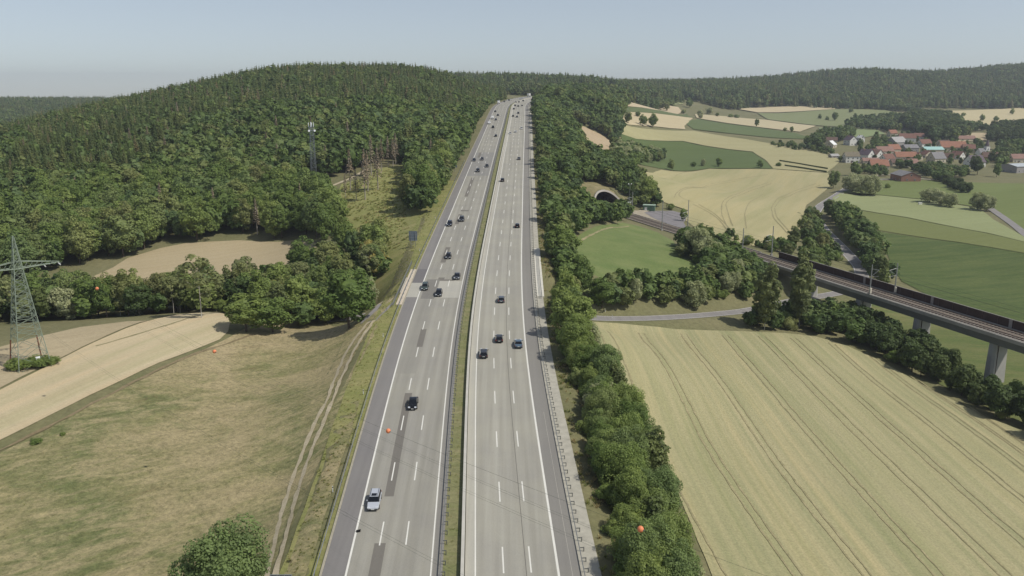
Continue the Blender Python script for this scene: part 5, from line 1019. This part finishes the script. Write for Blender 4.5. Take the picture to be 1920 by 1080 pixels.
def car_meshes(ty):
    if ty in CM: return CM[ty]
    L, w, h, hz, bz, (rb, rt, ft, fb) = TYPES[ty]; y0, y1 = -L/2, L/2; W2 = w/2; D = {}
    tail = bz if ty != 'sedan' else bz+.03
    D['body'] = loft(MB(), [ring(y0, W2*.8, .32, .62, .78), ring(y0+.12, W2*.94, .24, .68, tail-.06), ring(y0+.5, W2, .2, .72, tail), ring(-.6, W2, .2, .72, bz), ring(fb-.1, W2, .2, .72, bz), ring(y1-.7, W2*.98, .22, .68, hz-.06), ring(y1-.18, W2*.92, .26, .62, hz-.18), ring(y1, W2*.74, .34, .56, hz-.34)])
    D['roof'] = loft(MB(), [ring(rt-.06, W2*.72, h-.09, h-.05, h-.03), ring(rt+.35, W2*.76, h-.08, h-.03, h), ring(ft-.5, W2*.76, h-.08, h-.03, h), ring(ft, W2*.72, h-.1, h-.06, h-.05)])
    def q(a, b, c, d, m=0): return MB().add([a, b, c, d], [(0, 1, 2, 3)])
    i, o = W2*.75, W2*.9; zt = h-.06
    D['windscreen'] = q((-o, fb, bz), (o, fb, bz), (i, ft, zt), (-i, ft, zt)); D['rear_window'] = q((o, rb, tail), (-o, rb, tail), (-i, rt, zt), (i, rt, zt))
    D['side_window'] = q((W2*.92, rb+.05, bz), (W2*.92, fb-.05, bz), (i, ft, zt), (i, rt, zt)); D['side_window_b'] = q((-W2*.92, fb-.05, bz), (-W2*.92, rb+.05, bz), (-i, rt, zt), (-i, ft, zt))
    wm = MB().tube((-.11, 0, 0), (.11, 0, 0), .33, 14); D['wheel'] = wm; D['rim'] = MB().tube((-.12, 0, 0), (.12, 0, 0), .21, 10)
    D['headlight'] = MB().box((0, 0, 0), (.4, .3, .17)); D['taillight'] = MB().box((0, 0, 0), (.3, .12, .3 if ty in ('hatch', 'suv') else .18)); D['bumper'] = MB().box((0, 0, 0), (w*.8, .14, .2)); D['number_plate'] = MB().box((0, 0, 0), (.5, .03, .12)); D['mirror'] = MB().box((0, 0, 0), (.2, .14, .15)); D['pillar'] = MB().box((0, 0, 0), (.05, .09, h-bz))
    mm = {'windscreen': G_glass, 'rear_window': G_glass, 'side_window': G_glass, 'side_window_b': G_glass, 'wheel': G_tyre, 'rim': G_rim, 'headlight': G_hl, 'taillight': G_tl, 'bumper': G_trim, 'number_plate': G_plate, 'pillar': G_trim}
    CM[ty] = {k: b.mesh('car_'+k, mm.get(k, G_trim), smooth=False) for k, b in D.items()}; return CM[ty]
def painted(me, mat, cache={}):
    k = (me.name, mat.name)
    if k not in cache: c = me.copy(); c.materials.clear(); c.materials.append(mat); cache[k] = c
    return cache[k]
def car(y, u, ty, paint, heading, label, group, detail=True, roof_dark=False, rails=False, z=None, xy=None):
    p = road_pt(u, y, .012); h = -math.atan(float(rhd(y))); gr = math.atan(float((rzv(y+5)-rzv(y-5))/10))
    t = empty('car', p, 0, label, 'car', group); t.rotation_euler = Euler((gr if heading > 0 else -gr, 0, h+(0 if heading > 0 else PI)), 'XYZ')
    L, w, hh, hz, bz, g = TYPES[ty]; M = car_meshes(ty); W2 = w/2
    def part(nm, loc=(0, 0, 0), me=None, parent=t): o = mobj(nm, me or M[nm], parent); o.location = loc; return o
    part('body', me=painted(M['body'], paint)); part('roof', me=painted(M['roof'], G_glass if roof_dark else paint))
    part('windscreen'); part('rear_window'); part('side_window'); part('side_window', me=M['side_window_b'])
    for sx in (-1, 1):
        for yy in (-L*.3, L*.31):
            wl_ = part('wheel', (sx*(W2-.1), yy, .33)); 
            if detail: part('rim', (0, 0, 0), parent=wl_)
    if detail:
        for sx in (-1, 1): part('headlight', (sx*W2*.66, L/2-.16, .66 if ty != 'suv' else .78)); part('taillight', (sx*W2*.78, -L/2+.08, .74)); part('mirror', (sx*(W2+.08), g[3]-.35, bz+.06), me=painted(M['mirror'], paint))
        part('bumper', (0, L/2-.06, .36)); part('bumper', (0, -L/2+.07, .4)); part('number_plate', (0, -L/2-.01, .6)); part('number_plate', (0, L/2+.02, .42))
        if rails:
            rm = MB().tube((0, g[1], hh+.04), (0, g[2]-.1, hh+.04), .03, 5).mesh('roof_rail', G_trim)
            for sx in (-1, 1): part('roof_rail', (sx*W2*.62, 0, 0), me=rm)
            part('sunroof', me=MB().box((0, -.15, hh+.005), (.8, .7, .02)).mesh('sunroof', G_glass))
    return t
PB = carpaint('paint_black', (22, 23, 25)); PD = carpaint('paint_darkgrey', (58, 60, 64)); PG = carpaint('paint_grey', (96, 102, 110)); PS = carpaint('paint_silver', (196, 200, 206), .35, .25); PW = carpaint('paint_white', (224, 224, 222), .3, 0); PBL = carpaint('paint_bluegrey', (92, 112, 128)); PGR = carpaint('paint_greengrey', (70, 82, 74)); PN = carpaint('paint_navy', (34, 42, 58))
LG, RG = 'cars coming down the left carriageway', 'cars driving away on the right carriageway'
CARS = [ # px, py, type, paint, heading, label
 (703, 942, 'estate', PS, -1, 'silver estate car with sunroof nearest to the drone on the left carriageway', dict(rails=True)),
 (775, 760, 'sedan', PB, -1, 'black car with dark roof in the middle lane beside the long asphalt patch', dict(roof_dark=True)),
 (823, 553, 'hatch', PB, -1, 'black car driving over the pale concrete patch', {}), (797, 541, 'estate', PGR, -1, 'grey-green car beside the left bridge railing', {}),
 (857, 522, 'sedan', PD, -1, 'dark grey car in the fast lane just above the pale patch', {}), (841, 484, 'hatch', PB, -1, 'black car in the middle lane with shining bonnet above the bridge', {}),
 (843, 423, 'suv', PN, -1, 'dark car in the slow lane left of the grey off-roader', {}), (866, 414, 'suv', PD, -1, 'grey off-roader beside a short asphalt patch', {}),
 (896, 322, 'suv', PB, -1, 'black car in the middle lane, lowest of the distant trio', {}), (913, 313, 'sedan', PB, -1, 'black car in the fast lane of the distant trio', {}), (904, 300, 'hatch', PD, -1, 'dark car in the middle lane, topmost of the distant trio', {}),
 (889, 302, 'hatch', PN, -1, 'dark car in the slow lane left of the distant trio', {}),
 (929.6, 256, 'sedan', PB, -1, 'lone black car above the distant trio', {}), (924.3, 240, 'suv', PB, -1, 'black car below two white vehicles far up the left lanes', {}), (929.6, 225.5, 'hatch', PD, -1, 'dark car right beside the white van far up', {}),
 (933.5, 217, 'sedan', PB, -1, 'dark car above the white van far up', {}), (928.5, 210, 'hatch', PB, -1, 'dark car in the slow lane high on the left carriageway', {}), (945.5, 191.5, 'suv', PD, -1, 'dark car near the crest of the left carriageway', {}),
 (951.7, 189, 'estate', PW, -1, 'white car near the crest in the fast lane', {}),
 (907, 668, 'estate', PD, 1, 'dark grey car nearest to the drone on the right carriageway', {}), (936, 639, 'hatch', PD, 1, 'dark car in the middle lane right of the nearest one', {}), (972, 650, 'sedan', PBL, 1, 'blue-grey saloon in the slow lane by the white edge line', {}),
 (940, 565, 'hatch', PG, 1, 'grey car alone in the middle lane before the underpass', {}), (970, 426, 'hatch', PB, 1, 'black car in the slow lane beyond the underpass', {}), (942, 340, 'suv', PD, 1, 'dark car close to the median barrier', {}), (973, 299, 'sedan', PG, 1, 'grey car in the slow lane halfway up', {}),
 (956.7, 251, 'hatch', PW, 1, 'leftmost of three white cars high on the right carriageway', {}), (967, 248.5, 'hatch', PW, 1, 'middle of three white cars high on the right carriageway', {}), (978, 242, 'suv', PW, 1, 'rightmost of three white cars high on the right carriageway', {}),
 (962, 218.5, 'sedan', PB, 1, 'black car in the fast lane below the distant queue', {}), (971.7, 213, 'suv', PD, 1, 'dark car upper of a pair below the distant queue', {}), (969.6, 220, 'hatch', PG, 1, 'grey car lower of a pair below the distant queue', {}),
 (971.7, 200, 'hatch', PB, 1, 'black car in the middle lane of the distant queue', {}), (965.8, 199, 'suv', PB, 1, 'dark car in the fast lane of the distant queue', {}), (967, 193, 'suv', PB, 1, 'black car topmost in the fast lane queue', {}), (973, 192, 'sedan', PD, 1, 'dark car topmost in the middle lane queue', {}), (979, 199, 'hatch', PG, 1, 'grey car in the slow lane of the distant queue', {}),
 (981, 190, 'suv', PD, 1, 'dark car at the head of the slow lane near the crest', {}), (963.5, 205, 'sedan', PD, 1, 'dark car behind the fast lane queue', {}), (975.8, 187, 'estate', PW, 1, 'white car at the crest of the right carriageway', {})]
for px, py, ty, pt, hd, lb, kw in CARS:
    y, u = onroad(px, py); car(y, u, ty, pt, hd, lb, LG if hd < 0 else RG, detail=y < 520, **kw)
def van(y, u, L, H, w, hd, label, cargo=None):
    p = road_pt(u, y, .012); t = empty('van', p, -math.atan(float(rhd(y)))+(0 if hd > 0 else PI), label, 'van', 'white vans and lorries far up the motorway')
    loft(MB(), [ring(L/2-1.4, w/2, .4, H*.5, H*.8), ring(L/2-.9, w/2, .4, H*.5, H*.78), ring(L/2-.25, w/2*.95, .4, .8, H*.46), ring(L/2, w/2*.9, .45, .7, H*.4)]).build('cab', PW, t)
    MB().box((0, -.7, .5+(H-.5)/2), (w, L-1.4, H-.5)).build('cargo_box', cargo or PW, t); MB().add([(-w*.42, L/2-.27, H*.47), (w*.42, L/2-.27, H*.47), (w*.4, L/2-.86, H*.76), (-w*.4, L/2-.86, H*.76)], [(0, 1, 2, 3)]).build('windscreen', G_glass, t)
    wm = CM['hatch']['wheel']
    for sx in (-1, 1):
        for yy in (-L*.32, L*.32): o = mobj('wheel', wm, t); o.location = (sx*(w/2-.15), yy, .34)
for px, py, L, H, w, hd, lb in ((923.6, 223, 6, 2.6, 2.1, -1, 'white van far up in the slow lane of the left carriageway'), (917.3, 232.5, 5.2, 1.9, 2.0, -1, 'low white van on the edge line far up the left carriageway'), (935, 194.5, 8, 3.4, 2.5, -1, 'white lorry near the crest in the slow lane'), (941.8, 184.6, 10, 3.6, 2.5, -1, 'white lorry at the very crest of the left carriageway'), (990, 180, 12, 3.6, 2.5, 1, 'pale lorry where the motorway bends out of sight')):
    y, u = onroad(px, py); van(y, u, L, H, w, hd, lb)
rr = random.Random(4)   # traffic beyond the crest
for i in range(12):
    y = 1020+i*22+rr.uniform(0, 8); u = rr.choice([-12.2, -8.5, -4.8, 5, 8.6, 12.3]); pt = rr.choice([PW, PW, PS, PD, PB]); car(y, u, rr.choice(['hatch', 'suv', 'estate']), pt, -1 if u < 0 else 1, 'distant car in the bend beyond the motorway crest', 'distant traffic beyond the crest', detail=False)

# ------------------------------------------------------------------ village
def tiled(name, c, k=1.0):
    t = NT(name); p = t.objc(); c = rgb(c); w = t.n('ShaderNodeTexWave', wave_type='BANDS', bands_direction='Z'); w.inputs['Scale'].default_value = 1.6; t.l(p, w.inputs[0])
    f = t.noise(p, .7, 4, .6); g = t.noise(p, 3.5, 2)
    col = t.ramp(f, [(.3, tuple(v*.82 for v in c[:3])+(1,)), (.7, tuple(min(1, v*1.12) for v in c[:3])+(1,))]); col = t.mix(1.0, col, t.ramp(g, [(.3, (.9,)*3+(1,)), (.7, (1.1,)*3+(1,))]), 'MULTIPLY')
    col = t.mix(1.0, col, t.ramp(w.outputs[0], [(.2, (.9,)*3+(1,)), (.6, (1.04,)*3+(1,))]), 'MULTIPLY'); MATS[name] = t.done(col, .85); return MATS[name]
T_or = tiled('roof_orange', (152, 110, 90)); T_red = tiled('roof_red', (126, 94, 82)); T_pink = tiled('roof_pinkred', (144, 114, 102)); T_brn = tiled('roof_brown', (106, 86, 76)); T_gry = tiled('roof_grey', (132, 130, 130)); T_lgr = tiled('roof_lightgrey', (164, 162, 158)); T_pur = tiled('roof_purple', (104, 92, 98)); T_olv = tiled('roof_olive', (122, 114, 96)); T_tur = plain('roof_turquoise', (160, 194, 188), .6); T_wht = plain('roof_white', (226, 226, 222), .5)
P_w = plain('plaster_white', (222, 220, 212), .9, var=.04); P_c = plain('plaster_cream', (200, 190, 168), .9, var=.06); P_y = plain('plaster_yellow', (204, 180, 124), .9); P_b = plain('brick_red', (146, 108, 94), .9, var=.1, scale=2); P_g = plain('wall_grey', (156, 152, 148), .9); G_win = plain('window_dark', (40, 46, 54), .15); M_frame = plain('window_frame', (216, 216, 210), .6)
def house(name, px, py, w, d, h, rh, rot, wall, roof, label, win=(3, 1), gable=False, cat='house', chimney=True, door=True):
    """w along the ridge, d across; rot turns the house; gable=True shows the gable end to the motorway side"""
    p = hit(px, py); rz = math.atan2(-p[0], p[1])*-0+rot+(PI/2 if gable else 0); t = empty(name, (p[0], p[1], p[2]-.3), rz, label, cat)
    w *= 1.12; d *= 1.12; h *= 1.08; rh *= 1.12; x, y = w/2, d/2
    mb = MB(); mb.add([(-x, -y, 0), (x, -y, 0), (x, y, 0), (-x, y, 0), (-x, -y, h), (x, -y, h), (x, y, h), (-x, y, h), (-x, 0, h+rh), (x, 0, h+rh)], [(0, 1, 5, 4), (2, 3, 7, 6), (1, 2, 6, 9, 5), (3, 0, 4, 8, 7)])
    mb.build('wall', wall, t)
    e = .45; k = rh/y; z0 = h-e*k+.06; rm = MB()
    for s in (-1, 1):
        a = [(-x-e, s*(y+e), z0), (x+e, s*(y+e), z0), (x+e, 0, h+rh+.08), (-x-e, 0, h+rh+.08)]; b = [(q[0], q[1], q[2]+.22) for q in a]; rm.add(a+b, [(0, 1, 2, 3), (4, 5, 6, 7), (0, 1, 5, 4), (1, 2, 6, 5), (3, 0, 4, 7)])
    rf = rm.build('roof', roof, t)
    if chimney: MB().box((x*.35, y*.25, h+rh*.9), (.8, .8, 1.8)).build('chimney', P_b if wall != P_b else P_g, rf)
    nwin, rows = win; wf_ = MB().box((0, 0, 0), (1.25, .1, 1.45)).mesh('window', M_frame); wp = MB().box((0, 0, 0), (1.0, .06, 1.2)).mesh('pane', G_win)
    def put(loc, r): f = mobj('window', wf_, t, loc, r); g = mobj('pane', wp, f); g.location = (0, -.06, 0)
    for s, r, n, ln in ((-1, 0, nwin, x), (1, PI, nwin, x)):
        for q in range(rows):
            for i in range(n): put((-ln+2*ln*(i+.5)/n, s*(y+.02), 1.7+q*2.8), r)
    for s, r in ((-1, -PI/2), (1, PI/2)):
        for i in range(2): put((s*(x+.02), -y*.4+i*y*.8, 1.7), r)
        if rh > 2.5: put((s*(x+.02), 0, h+.6), r)
    if door: MB().box((-x*.2, -y-.03, 1.05), (1.1, .08, 2.1)).build('door', T_brn, t)
    return t
HS = [('house', 1595, 304, 12, 9, 5.8, 3.2, .0, P_w, T_olv, 'white two-storey house with brown-olive roof at the village front', (3, 2), False),
 ('house', 1594, 272, 11, 9, 6, 4, .25, P_w, T_pur, 'white gabled house with dark purplish roof among trees', (2, 2), True), ('house', 1613, 266, 7, 6, 5, 2.5, .2, P_w, T_wht, 'small house with bright white roof right of the purplish-roofed house', (2, 1), True),
 ('house', 1557, 276, 10, 9, 3.2, 3.6, .9, P_c, T_wht, 'cabin with bright white roof at the left edge of the village', (2, 1), False), ('greenhouse', 1563, 296, 8, 5, 2.2, 1.6, .3, P_g, T_lgr, 'grey glassy garden shed below the white-roofed cabin', (2, 1), False),
 ('house', 1624, 298, 11, 9, 4.5, 4.5, .5, P_w, T_pur, 'left of two white gables under greyish roofs', (2, 1), True), ('house', 1641, 298, 11, 9, 4.5, 4.5, .4, P_w, T_pink, 'right of two white gables under a pinkish roof', (2, 1), True),
 ('barn', 1656, 290, 16, 10, 4, 4, .15, P_c, T_pink, 'long barn with pale red roof behind the two white gables', (4, 1), False), ('house', 1673, 288, 11, 10, 5, 4.2, .2, P_c, T_or, 'house with orange-red roof right of the long pale red barn', (3, 1), False),
 ('barn', 1696, 300, 18, 9, 3.6, 4, -.05, P_c, T_or, 'long low barn with orange roof in the village centre', (4, 1), False), ('house', 1717, 300, 8, 8, 3.8, 3.5, .4, P_c, T_red, 'small red-roofed house at the right end of the long low barn', (2, 1), True),
 ('shed', 1631, 306, 14, 6, 2.6, 2.2, .0, P_c, T_pink, 'low shed with pink-red roof below the white gables', (3, 1), False), ('house', 1646, 318, 14, 11, 4, 4.5, -.1, P_c, T_or, 'house with the brightest orange roof at the village front', (3, 1), False),
 ('barn', 1697, 338, 18, 14, 4.4, 2.6, .0, P_b, T_gry, 'red brick barn with low grey roof on the near edge of the village', (3, 1), True),
 ('barn', 1680, 274, 18, 13, 5, 5, .5, P_g, T_lgr, 'big barn with light grey roof at the back of the village', (3, 1), False), ('barn', 1700, 266, 17, 11, 5, 4.5, -.3, P_w, T_red, 'barn with rusty red roof behind the grey-roofed barn', (3, 1), False), ('house', 1672, 256, 9, 8, 4.5, 3.6, .2, P_c, T_or, 'small orange-roofed house at the upper left of the village', (2, 1), False),
 ('barn', 1705, 284, 14, 10, 4.2, 3, .1, P_g, T_gry, 'grey-roofed shed before the rusty red barn', (3, 1), False), ('house', 1732, 276, 13, 9, 4.5, 4, .3, P_w, T_red, 'red-roofed house with white gable behind the turquoise roof', (2, 1), False),
 ('hall', 1747, 288, 18, 11, 4.6, 2.4, .0, P_c, T_tur, 'hall with pale turquoise roof in the middle of the village', (3, 1), False), ('house', 1737, 296, 8, 8, 3.8, 3.2, .2, P_c, T_red, 'red gabled house in front of the turquoise roof', (2, 1), True),
 ('house', 1755, 304, 12, 10, 4, 5, .3, P_c, T_gry, 'house with steep grey roof below the turquoise hall', (2, 1), False), ('house', 1776, 302, 10, 9, 3.8, 3.8, -.4, P_c, T_brn, 'house with brown-red roof right of the steep grey roof', (2, 1), False),
 ('barn', 1784, 284, 24, 13, 5, 5.4, -.12, P_c, T_or, 'biggest barn with large orange roof near the church', (5, 1), False), ('house', 1815, 286, 11, 10, 4.6, 3.8, -.3, P_c, T_red, 'red-roofed house attached right of the biggest orange roof', (2, 1), False),
 ('barn', 1806, 264, 24, 9, 3, 3, .0, P_c, T_pink, 'far long barn with reddish roof behind the orange roof', (4, 1), False),
 ('house', 1826, 312, 13, 11, 4.4, 5.2, .25, P_w, T_pur, 'white house with large grey-purple roof before the church', (2, 1), False), ('house', 1855, 302, 13, 10, 4.4, 4, -.2, P_y, T_brn, 'yellow house with brown roof at the foot of the church tower', (3, 1), False),
 ('house', 1663, 304, 10, 8, 3.8, 3.6, .3, P_w, T_red, 'small white house with red roof between long barn and bright orange roof', (2, 1), False), ('shed', 1682, 310, 12, 7, 2.8, 2.4, .1, P_c, T_brn, 'low brown-roofed shed below the long orange barn', (2, 1), False),
 ('house', 1722, 262, 10, 8, 4.2, 3.6, -.2, P_w, T_red, 'red-roofed house at the back of the village under the grove', (2, 1), False), ('shed', 1768, 272, 12, 8, 3, 2.6, .1, P_c, T_brn, 'brown shed behind the turquoise hall', (2, 1), False),
 ('house', 1795, 298, 10, 8, 3.8, 3.6, .5, P_w, T_red, 'white house with red roof below the biggest orange roof', (2, 1), True), ('house', 1708, 312, 9, 8, 3.4, 3.2, .1, P_w, T_pink, 'small house with pink roof among the front garden trees', (2, 1), False),
 ('house', 1880, 290, 11, 8, 4, 3.6, .3, P_c, T_brn, 'brown-roofed house right of the church', (2, 1), False), ('barn', 1558, 268, 12, 8, 3.4, 3, -.3, P_c, T_brn, 'brown barn roof behind the white-roofed cabin', (2, 1), False),
 ('house', 1906, 304, 12, 9, 4, 3.6, .0, P_c, T_pink, 'house with pinkish roof above the grey hall at the right edge', (3, 1), False)]
for nm, px, py, w, d, h, rh, rot, wm, rfm, lb, win, gb in HS:
    house(nm, px, py, w, d, h, rh, rot, wm, rfm, lb, win, gb, cat='barn' if nm in ('barn', 'hall', 'shed') else ('greenhouse' if nm == 'greenhouse' else 'house'), chimney=nm == 'house', door=True)
house('hall', 1908, 322, 22, 16, 5.4, 1.6, .35, P_g, plain('hall_roof', (176, 182, 184), .6), 'large grey farm hall with flat pale roof at the right picture edge', (4, 1), False, cat='hall', chimney=False)
cp_ = hit(1848, 296); ch = empty('church', cp_, .2, 'village church with slim white tower and dark pointed spire', 'church'); 
MB().box((0, 0, 6), (4.2, 4.2, 12)).build('tower', P_w, ch); MB().box((0, 0, 12.2), (4.6, 4.6, .4)).build('cornice', P_g, ch)
MB().tube((0, 0, 12.4), (0, 0, 14.2), 1.9, 8, 1.7).build('belfry', T_pur, ch); MB().tube((0, 0, 14.2), (0, 0, 19.5), 1.9, 8, .05).build('spire', T_pur, ch); MB().tube((0, 0, 19.4), (0, 0, 21), .06, 5).build('spire_rod', M_steel, ch)
nv = MB().add([(-10, -4, 0), (-2, -4, 0), (-2, 4, 0), (-10, 4, 0), (-10, -4, 6), (-2, -4, 6), (-2, 4, 6), (-10, 4, 6), (-10, 0, 10), (-2, 0, 10)], [(0, 1, 5, 4), (2, 3, 7, 6), (1, 2, 6, 9, 5), (3, 0, 4, 8, 7)]).build('nave', P_w, ch)
MB().add([(-10.4, -4.5, 5.6), (-2, -4.5, 5.6), (-2, 0, 10.2), (-10.4, 0, 10.2), (-10.4, 4.5, 5.6), (-2, 4.5, 5.6)], [(0, 1, 2, 3), (3, 2, 5, 4)]).build('nave_roof', T_gry, ch)
for z in (4, 9): w_ = MB().box((0, -2.13, z), (.8, .08, 1.8)).build('window', G_win, ch)
for px, py, lb, w, h in ((1128, 292, 'white round bale or marker on the small tan field', 1.2, 1.0), (1725, 384, 'white box trailer in the hay meadow', 2.2, 1.4), (1546, 257, 'white garden hut roof among the trees left of the village', 4, 2)):
    p = hit(px, py); b = MB().box((0, 0, h/2), (w, w*.6, h)); b.box((0, 0, h+.08), (w*1.05, w*.66, .16)); tag(b.build('white_box', P_w, None, p), lb, 'box')
# brown hedge lines left of the village: dark wire-fence rows
for k, pts in enumerate(([(1462, 303), (1500, 309), (1552, 318)], [(1472, 312), (1500, 316), (1550, 324)])):
    ln = pxline(pts, 4, 1); hb_ = MB()
    for a, b in zip(ln[:-1], ln[1:]):
        A_ = Vector((a[0], a[1], gz(a[0], a[1])+.2)); B_ = Vector((b[0], b[1], gz(b[0], b[1])+.2)); V = [A_, B_, B_+Vector((0, 1.6, 0)), A_+Vector((0, 1.6, 0))]; V += [v+Vector((0, 0, 1.5)) for v in V]; hb_.add(V, [(0, 1, 5, 4), (1, 2, 6, 5), (2, 3, 7, 6), (3, 0, 4, 7), (4, 5, 6, 7)])
    tag(hb_.build('hedge', L_da), ['upper dark clipped hedge line on the grain field edge', 'lower dark clipped hedge line on the grain field edge'][k], 'hedge')

# ------------------------------------------------------------------ rough grass
def tuft(seed, mat, n=16, h=.5):
    rng = np.random.default_rng(seed); P = []
    for i in range(n):
        a = rng.uniform(0, 6.28); r = rng.uniform(0, .35); b = np.array([math.cos(a)*r, math.sin(a)*r, 0]); t = b*1.8+np.array([rng.normal()*.15, rng.normal()*.15, h*rng.uniform(.6, 1.2)]); s = np.array([-math.sin(a), math.cos(a), 0])*.07
        P += [b-s, b+s, t+s*.4, t-s*.4]
    return npmesh('tuft', np.array(P), mat)
TUF = [tuft(1, leaf_mat('tuft_green', [(0, (136, 144, 80)), (1, (156, 158, 98))], .5)), tuft(2, leaf_mat('tuft_straw', [(0, (176, 164, 122)), (1, (194, 180, 138))], .5)), tuft(3, leaf_mat('tuft_dark', [(0, (116, 128, 70)), (1, (134, 140, 82))], .5))]
pc2 = bpy.data.collections.new('tuft_kinds')
for i, m in enumerate(TUF): pc2.objects.link(bpy.data.objects.new('t%02d' % i, m))
GN2 = GN.copy()
for nn in GN2.nodes:
    if nn.bl_idname == 'GeometryNodeCollectionInfo': nn.inputs['Collection'].default_value = pc2
def grass(poly, dens, pr, label, smax=1.0, seed=0, name='tall_grass'):
    rng = np.random.default_rng(seed); poly = [tuple(p[:2]) for p in poly]; B = np.array(poly); lo, hi = B.min(0), B.max(0); n = int((hi-lo).prod()*dens)
    X = rng.uniform(lo[0], hi[0], n); Y = rng.uniform(lo[1], hi[1], n); m = in_poly(X, Y, poly); m &= (np.sin(X/5.1+seed)+np.sin(Y/6.3)+np.sin((X-Y)/3.7)+rng.normal(size=n)*.9 > -1.4)
    X, Y = X[m], Y[m]; Z = height(X, Y)+CAM_H; n = len(X); s = rng.uniform(.5, 1.1, n)*smax
    mass(name, np.stack([X, Y, Z], -1), rng.choice(3, n, p=pr), np.stack([0*X, 0*X, rng.uniform(0, 6.28, n)], -1), np.stack([s*1.3, s*1.3, s], -1), label, GN2)
grass([road_pt(-18.8, y)[:2] for y in range(62, 420, 12)]+[road_pt(-34, y)[:2] for y in range(412, 260, -12)]+[road_pt(-23.4, y)[:2] for y in range(222, 61, -12)], 1.1, [.5, .2, .3], 'tall green grass and weeds on the left motorway verge', .42, 1)
grass([road_pt(20.2, y)[:2] for y in range(62, 500, 12)]+[road_pt(27, y)[:2] for y in range(488, 61, -12)], .9, [.3, .5, .2], 'dry grass between the gravel strip and the tree belt', .9, 2)
grass([road_pt(-1.0, y)[:2] for y in range(62, 420, 12)]+[road_pt(.8, y)[:2] for y in range(412, 61, -12)], 1.2, [.45, .4, .15], 'dry grass tufts in the central reservation', .6, 3)
grass([(-115, 62)]+H2([(0, 862), (100, 812), (200, 757), (300, 705), (372, 672), (432, 640), (500, 612), (600, 605), (680, 606)])+[road_pt(-27, y)[:2] for y in range(214, 61, -11)], .35, [.3, .45, .25], 'sparse dry grass tufts over the meadow', .3, 4)
grass(H2([(655, 455), (648, 400), (640, 352), (700, 325), (765, 312), (760, 400), (776, 450), (740, 470)]), .5, [.4, .3, .3], 'long grass in the hillside clearing', 1.2, 5)

# ------------------------------------------------------------------ air
if HAZE > 0:
    hz = MB().box((0, 2450, 59), (8900, 6900, 178)); me = hz.mesh('haze', []) if False else None
    bm_ = MB().box((0, 0, 0), (8900, 6900, 1)); V = []
    zlo = float(GH.min())-1.5; zhi = float(GH.max())+32
    x0, x1, y0_, y1_ = -4500, 4500, -900, 5900
    mb = MB().add([(x0, y0_, zlo), (x1, y0_, zlo), (x1, y1_, zlo), (x0, y1_, zlo), (x0, y0_, zhi), (x1, y0_, zhi), (x1, y1_, zhi), (x0, y1_, zhi)], [(0, 3, 2, 1), (4, 5, 6, 7), (0, 1, 5, 4), (1, 2, 6, 5), (2, 3, 7, 6), (3, 0, 4, 7)])
    hm = bpy.data.materials.new('haze_air'); hm.use_nodes = True; n_ = hm.node_tree; n_.nodes.clear(); ou = n_.nodes.new('ShaderNodeOutputMaterial'); pv = n_.nodes.new('ShaderNodeVolumePrincipled')
    pv.inputs['Density'].default_value = HAZE; pv.inputs['Color'].default_value = (.86, .91, 1.0, 1); pv.inputs['Anisotropy'].default_value = .2; n_.links.new(pv.outputs[0], ou.inputs['Volume'])
    tag(mb.build('haze', hm), 'thin summer haze over the valley', kind='stuff')
    print('HAZE box', zlo, zhi)
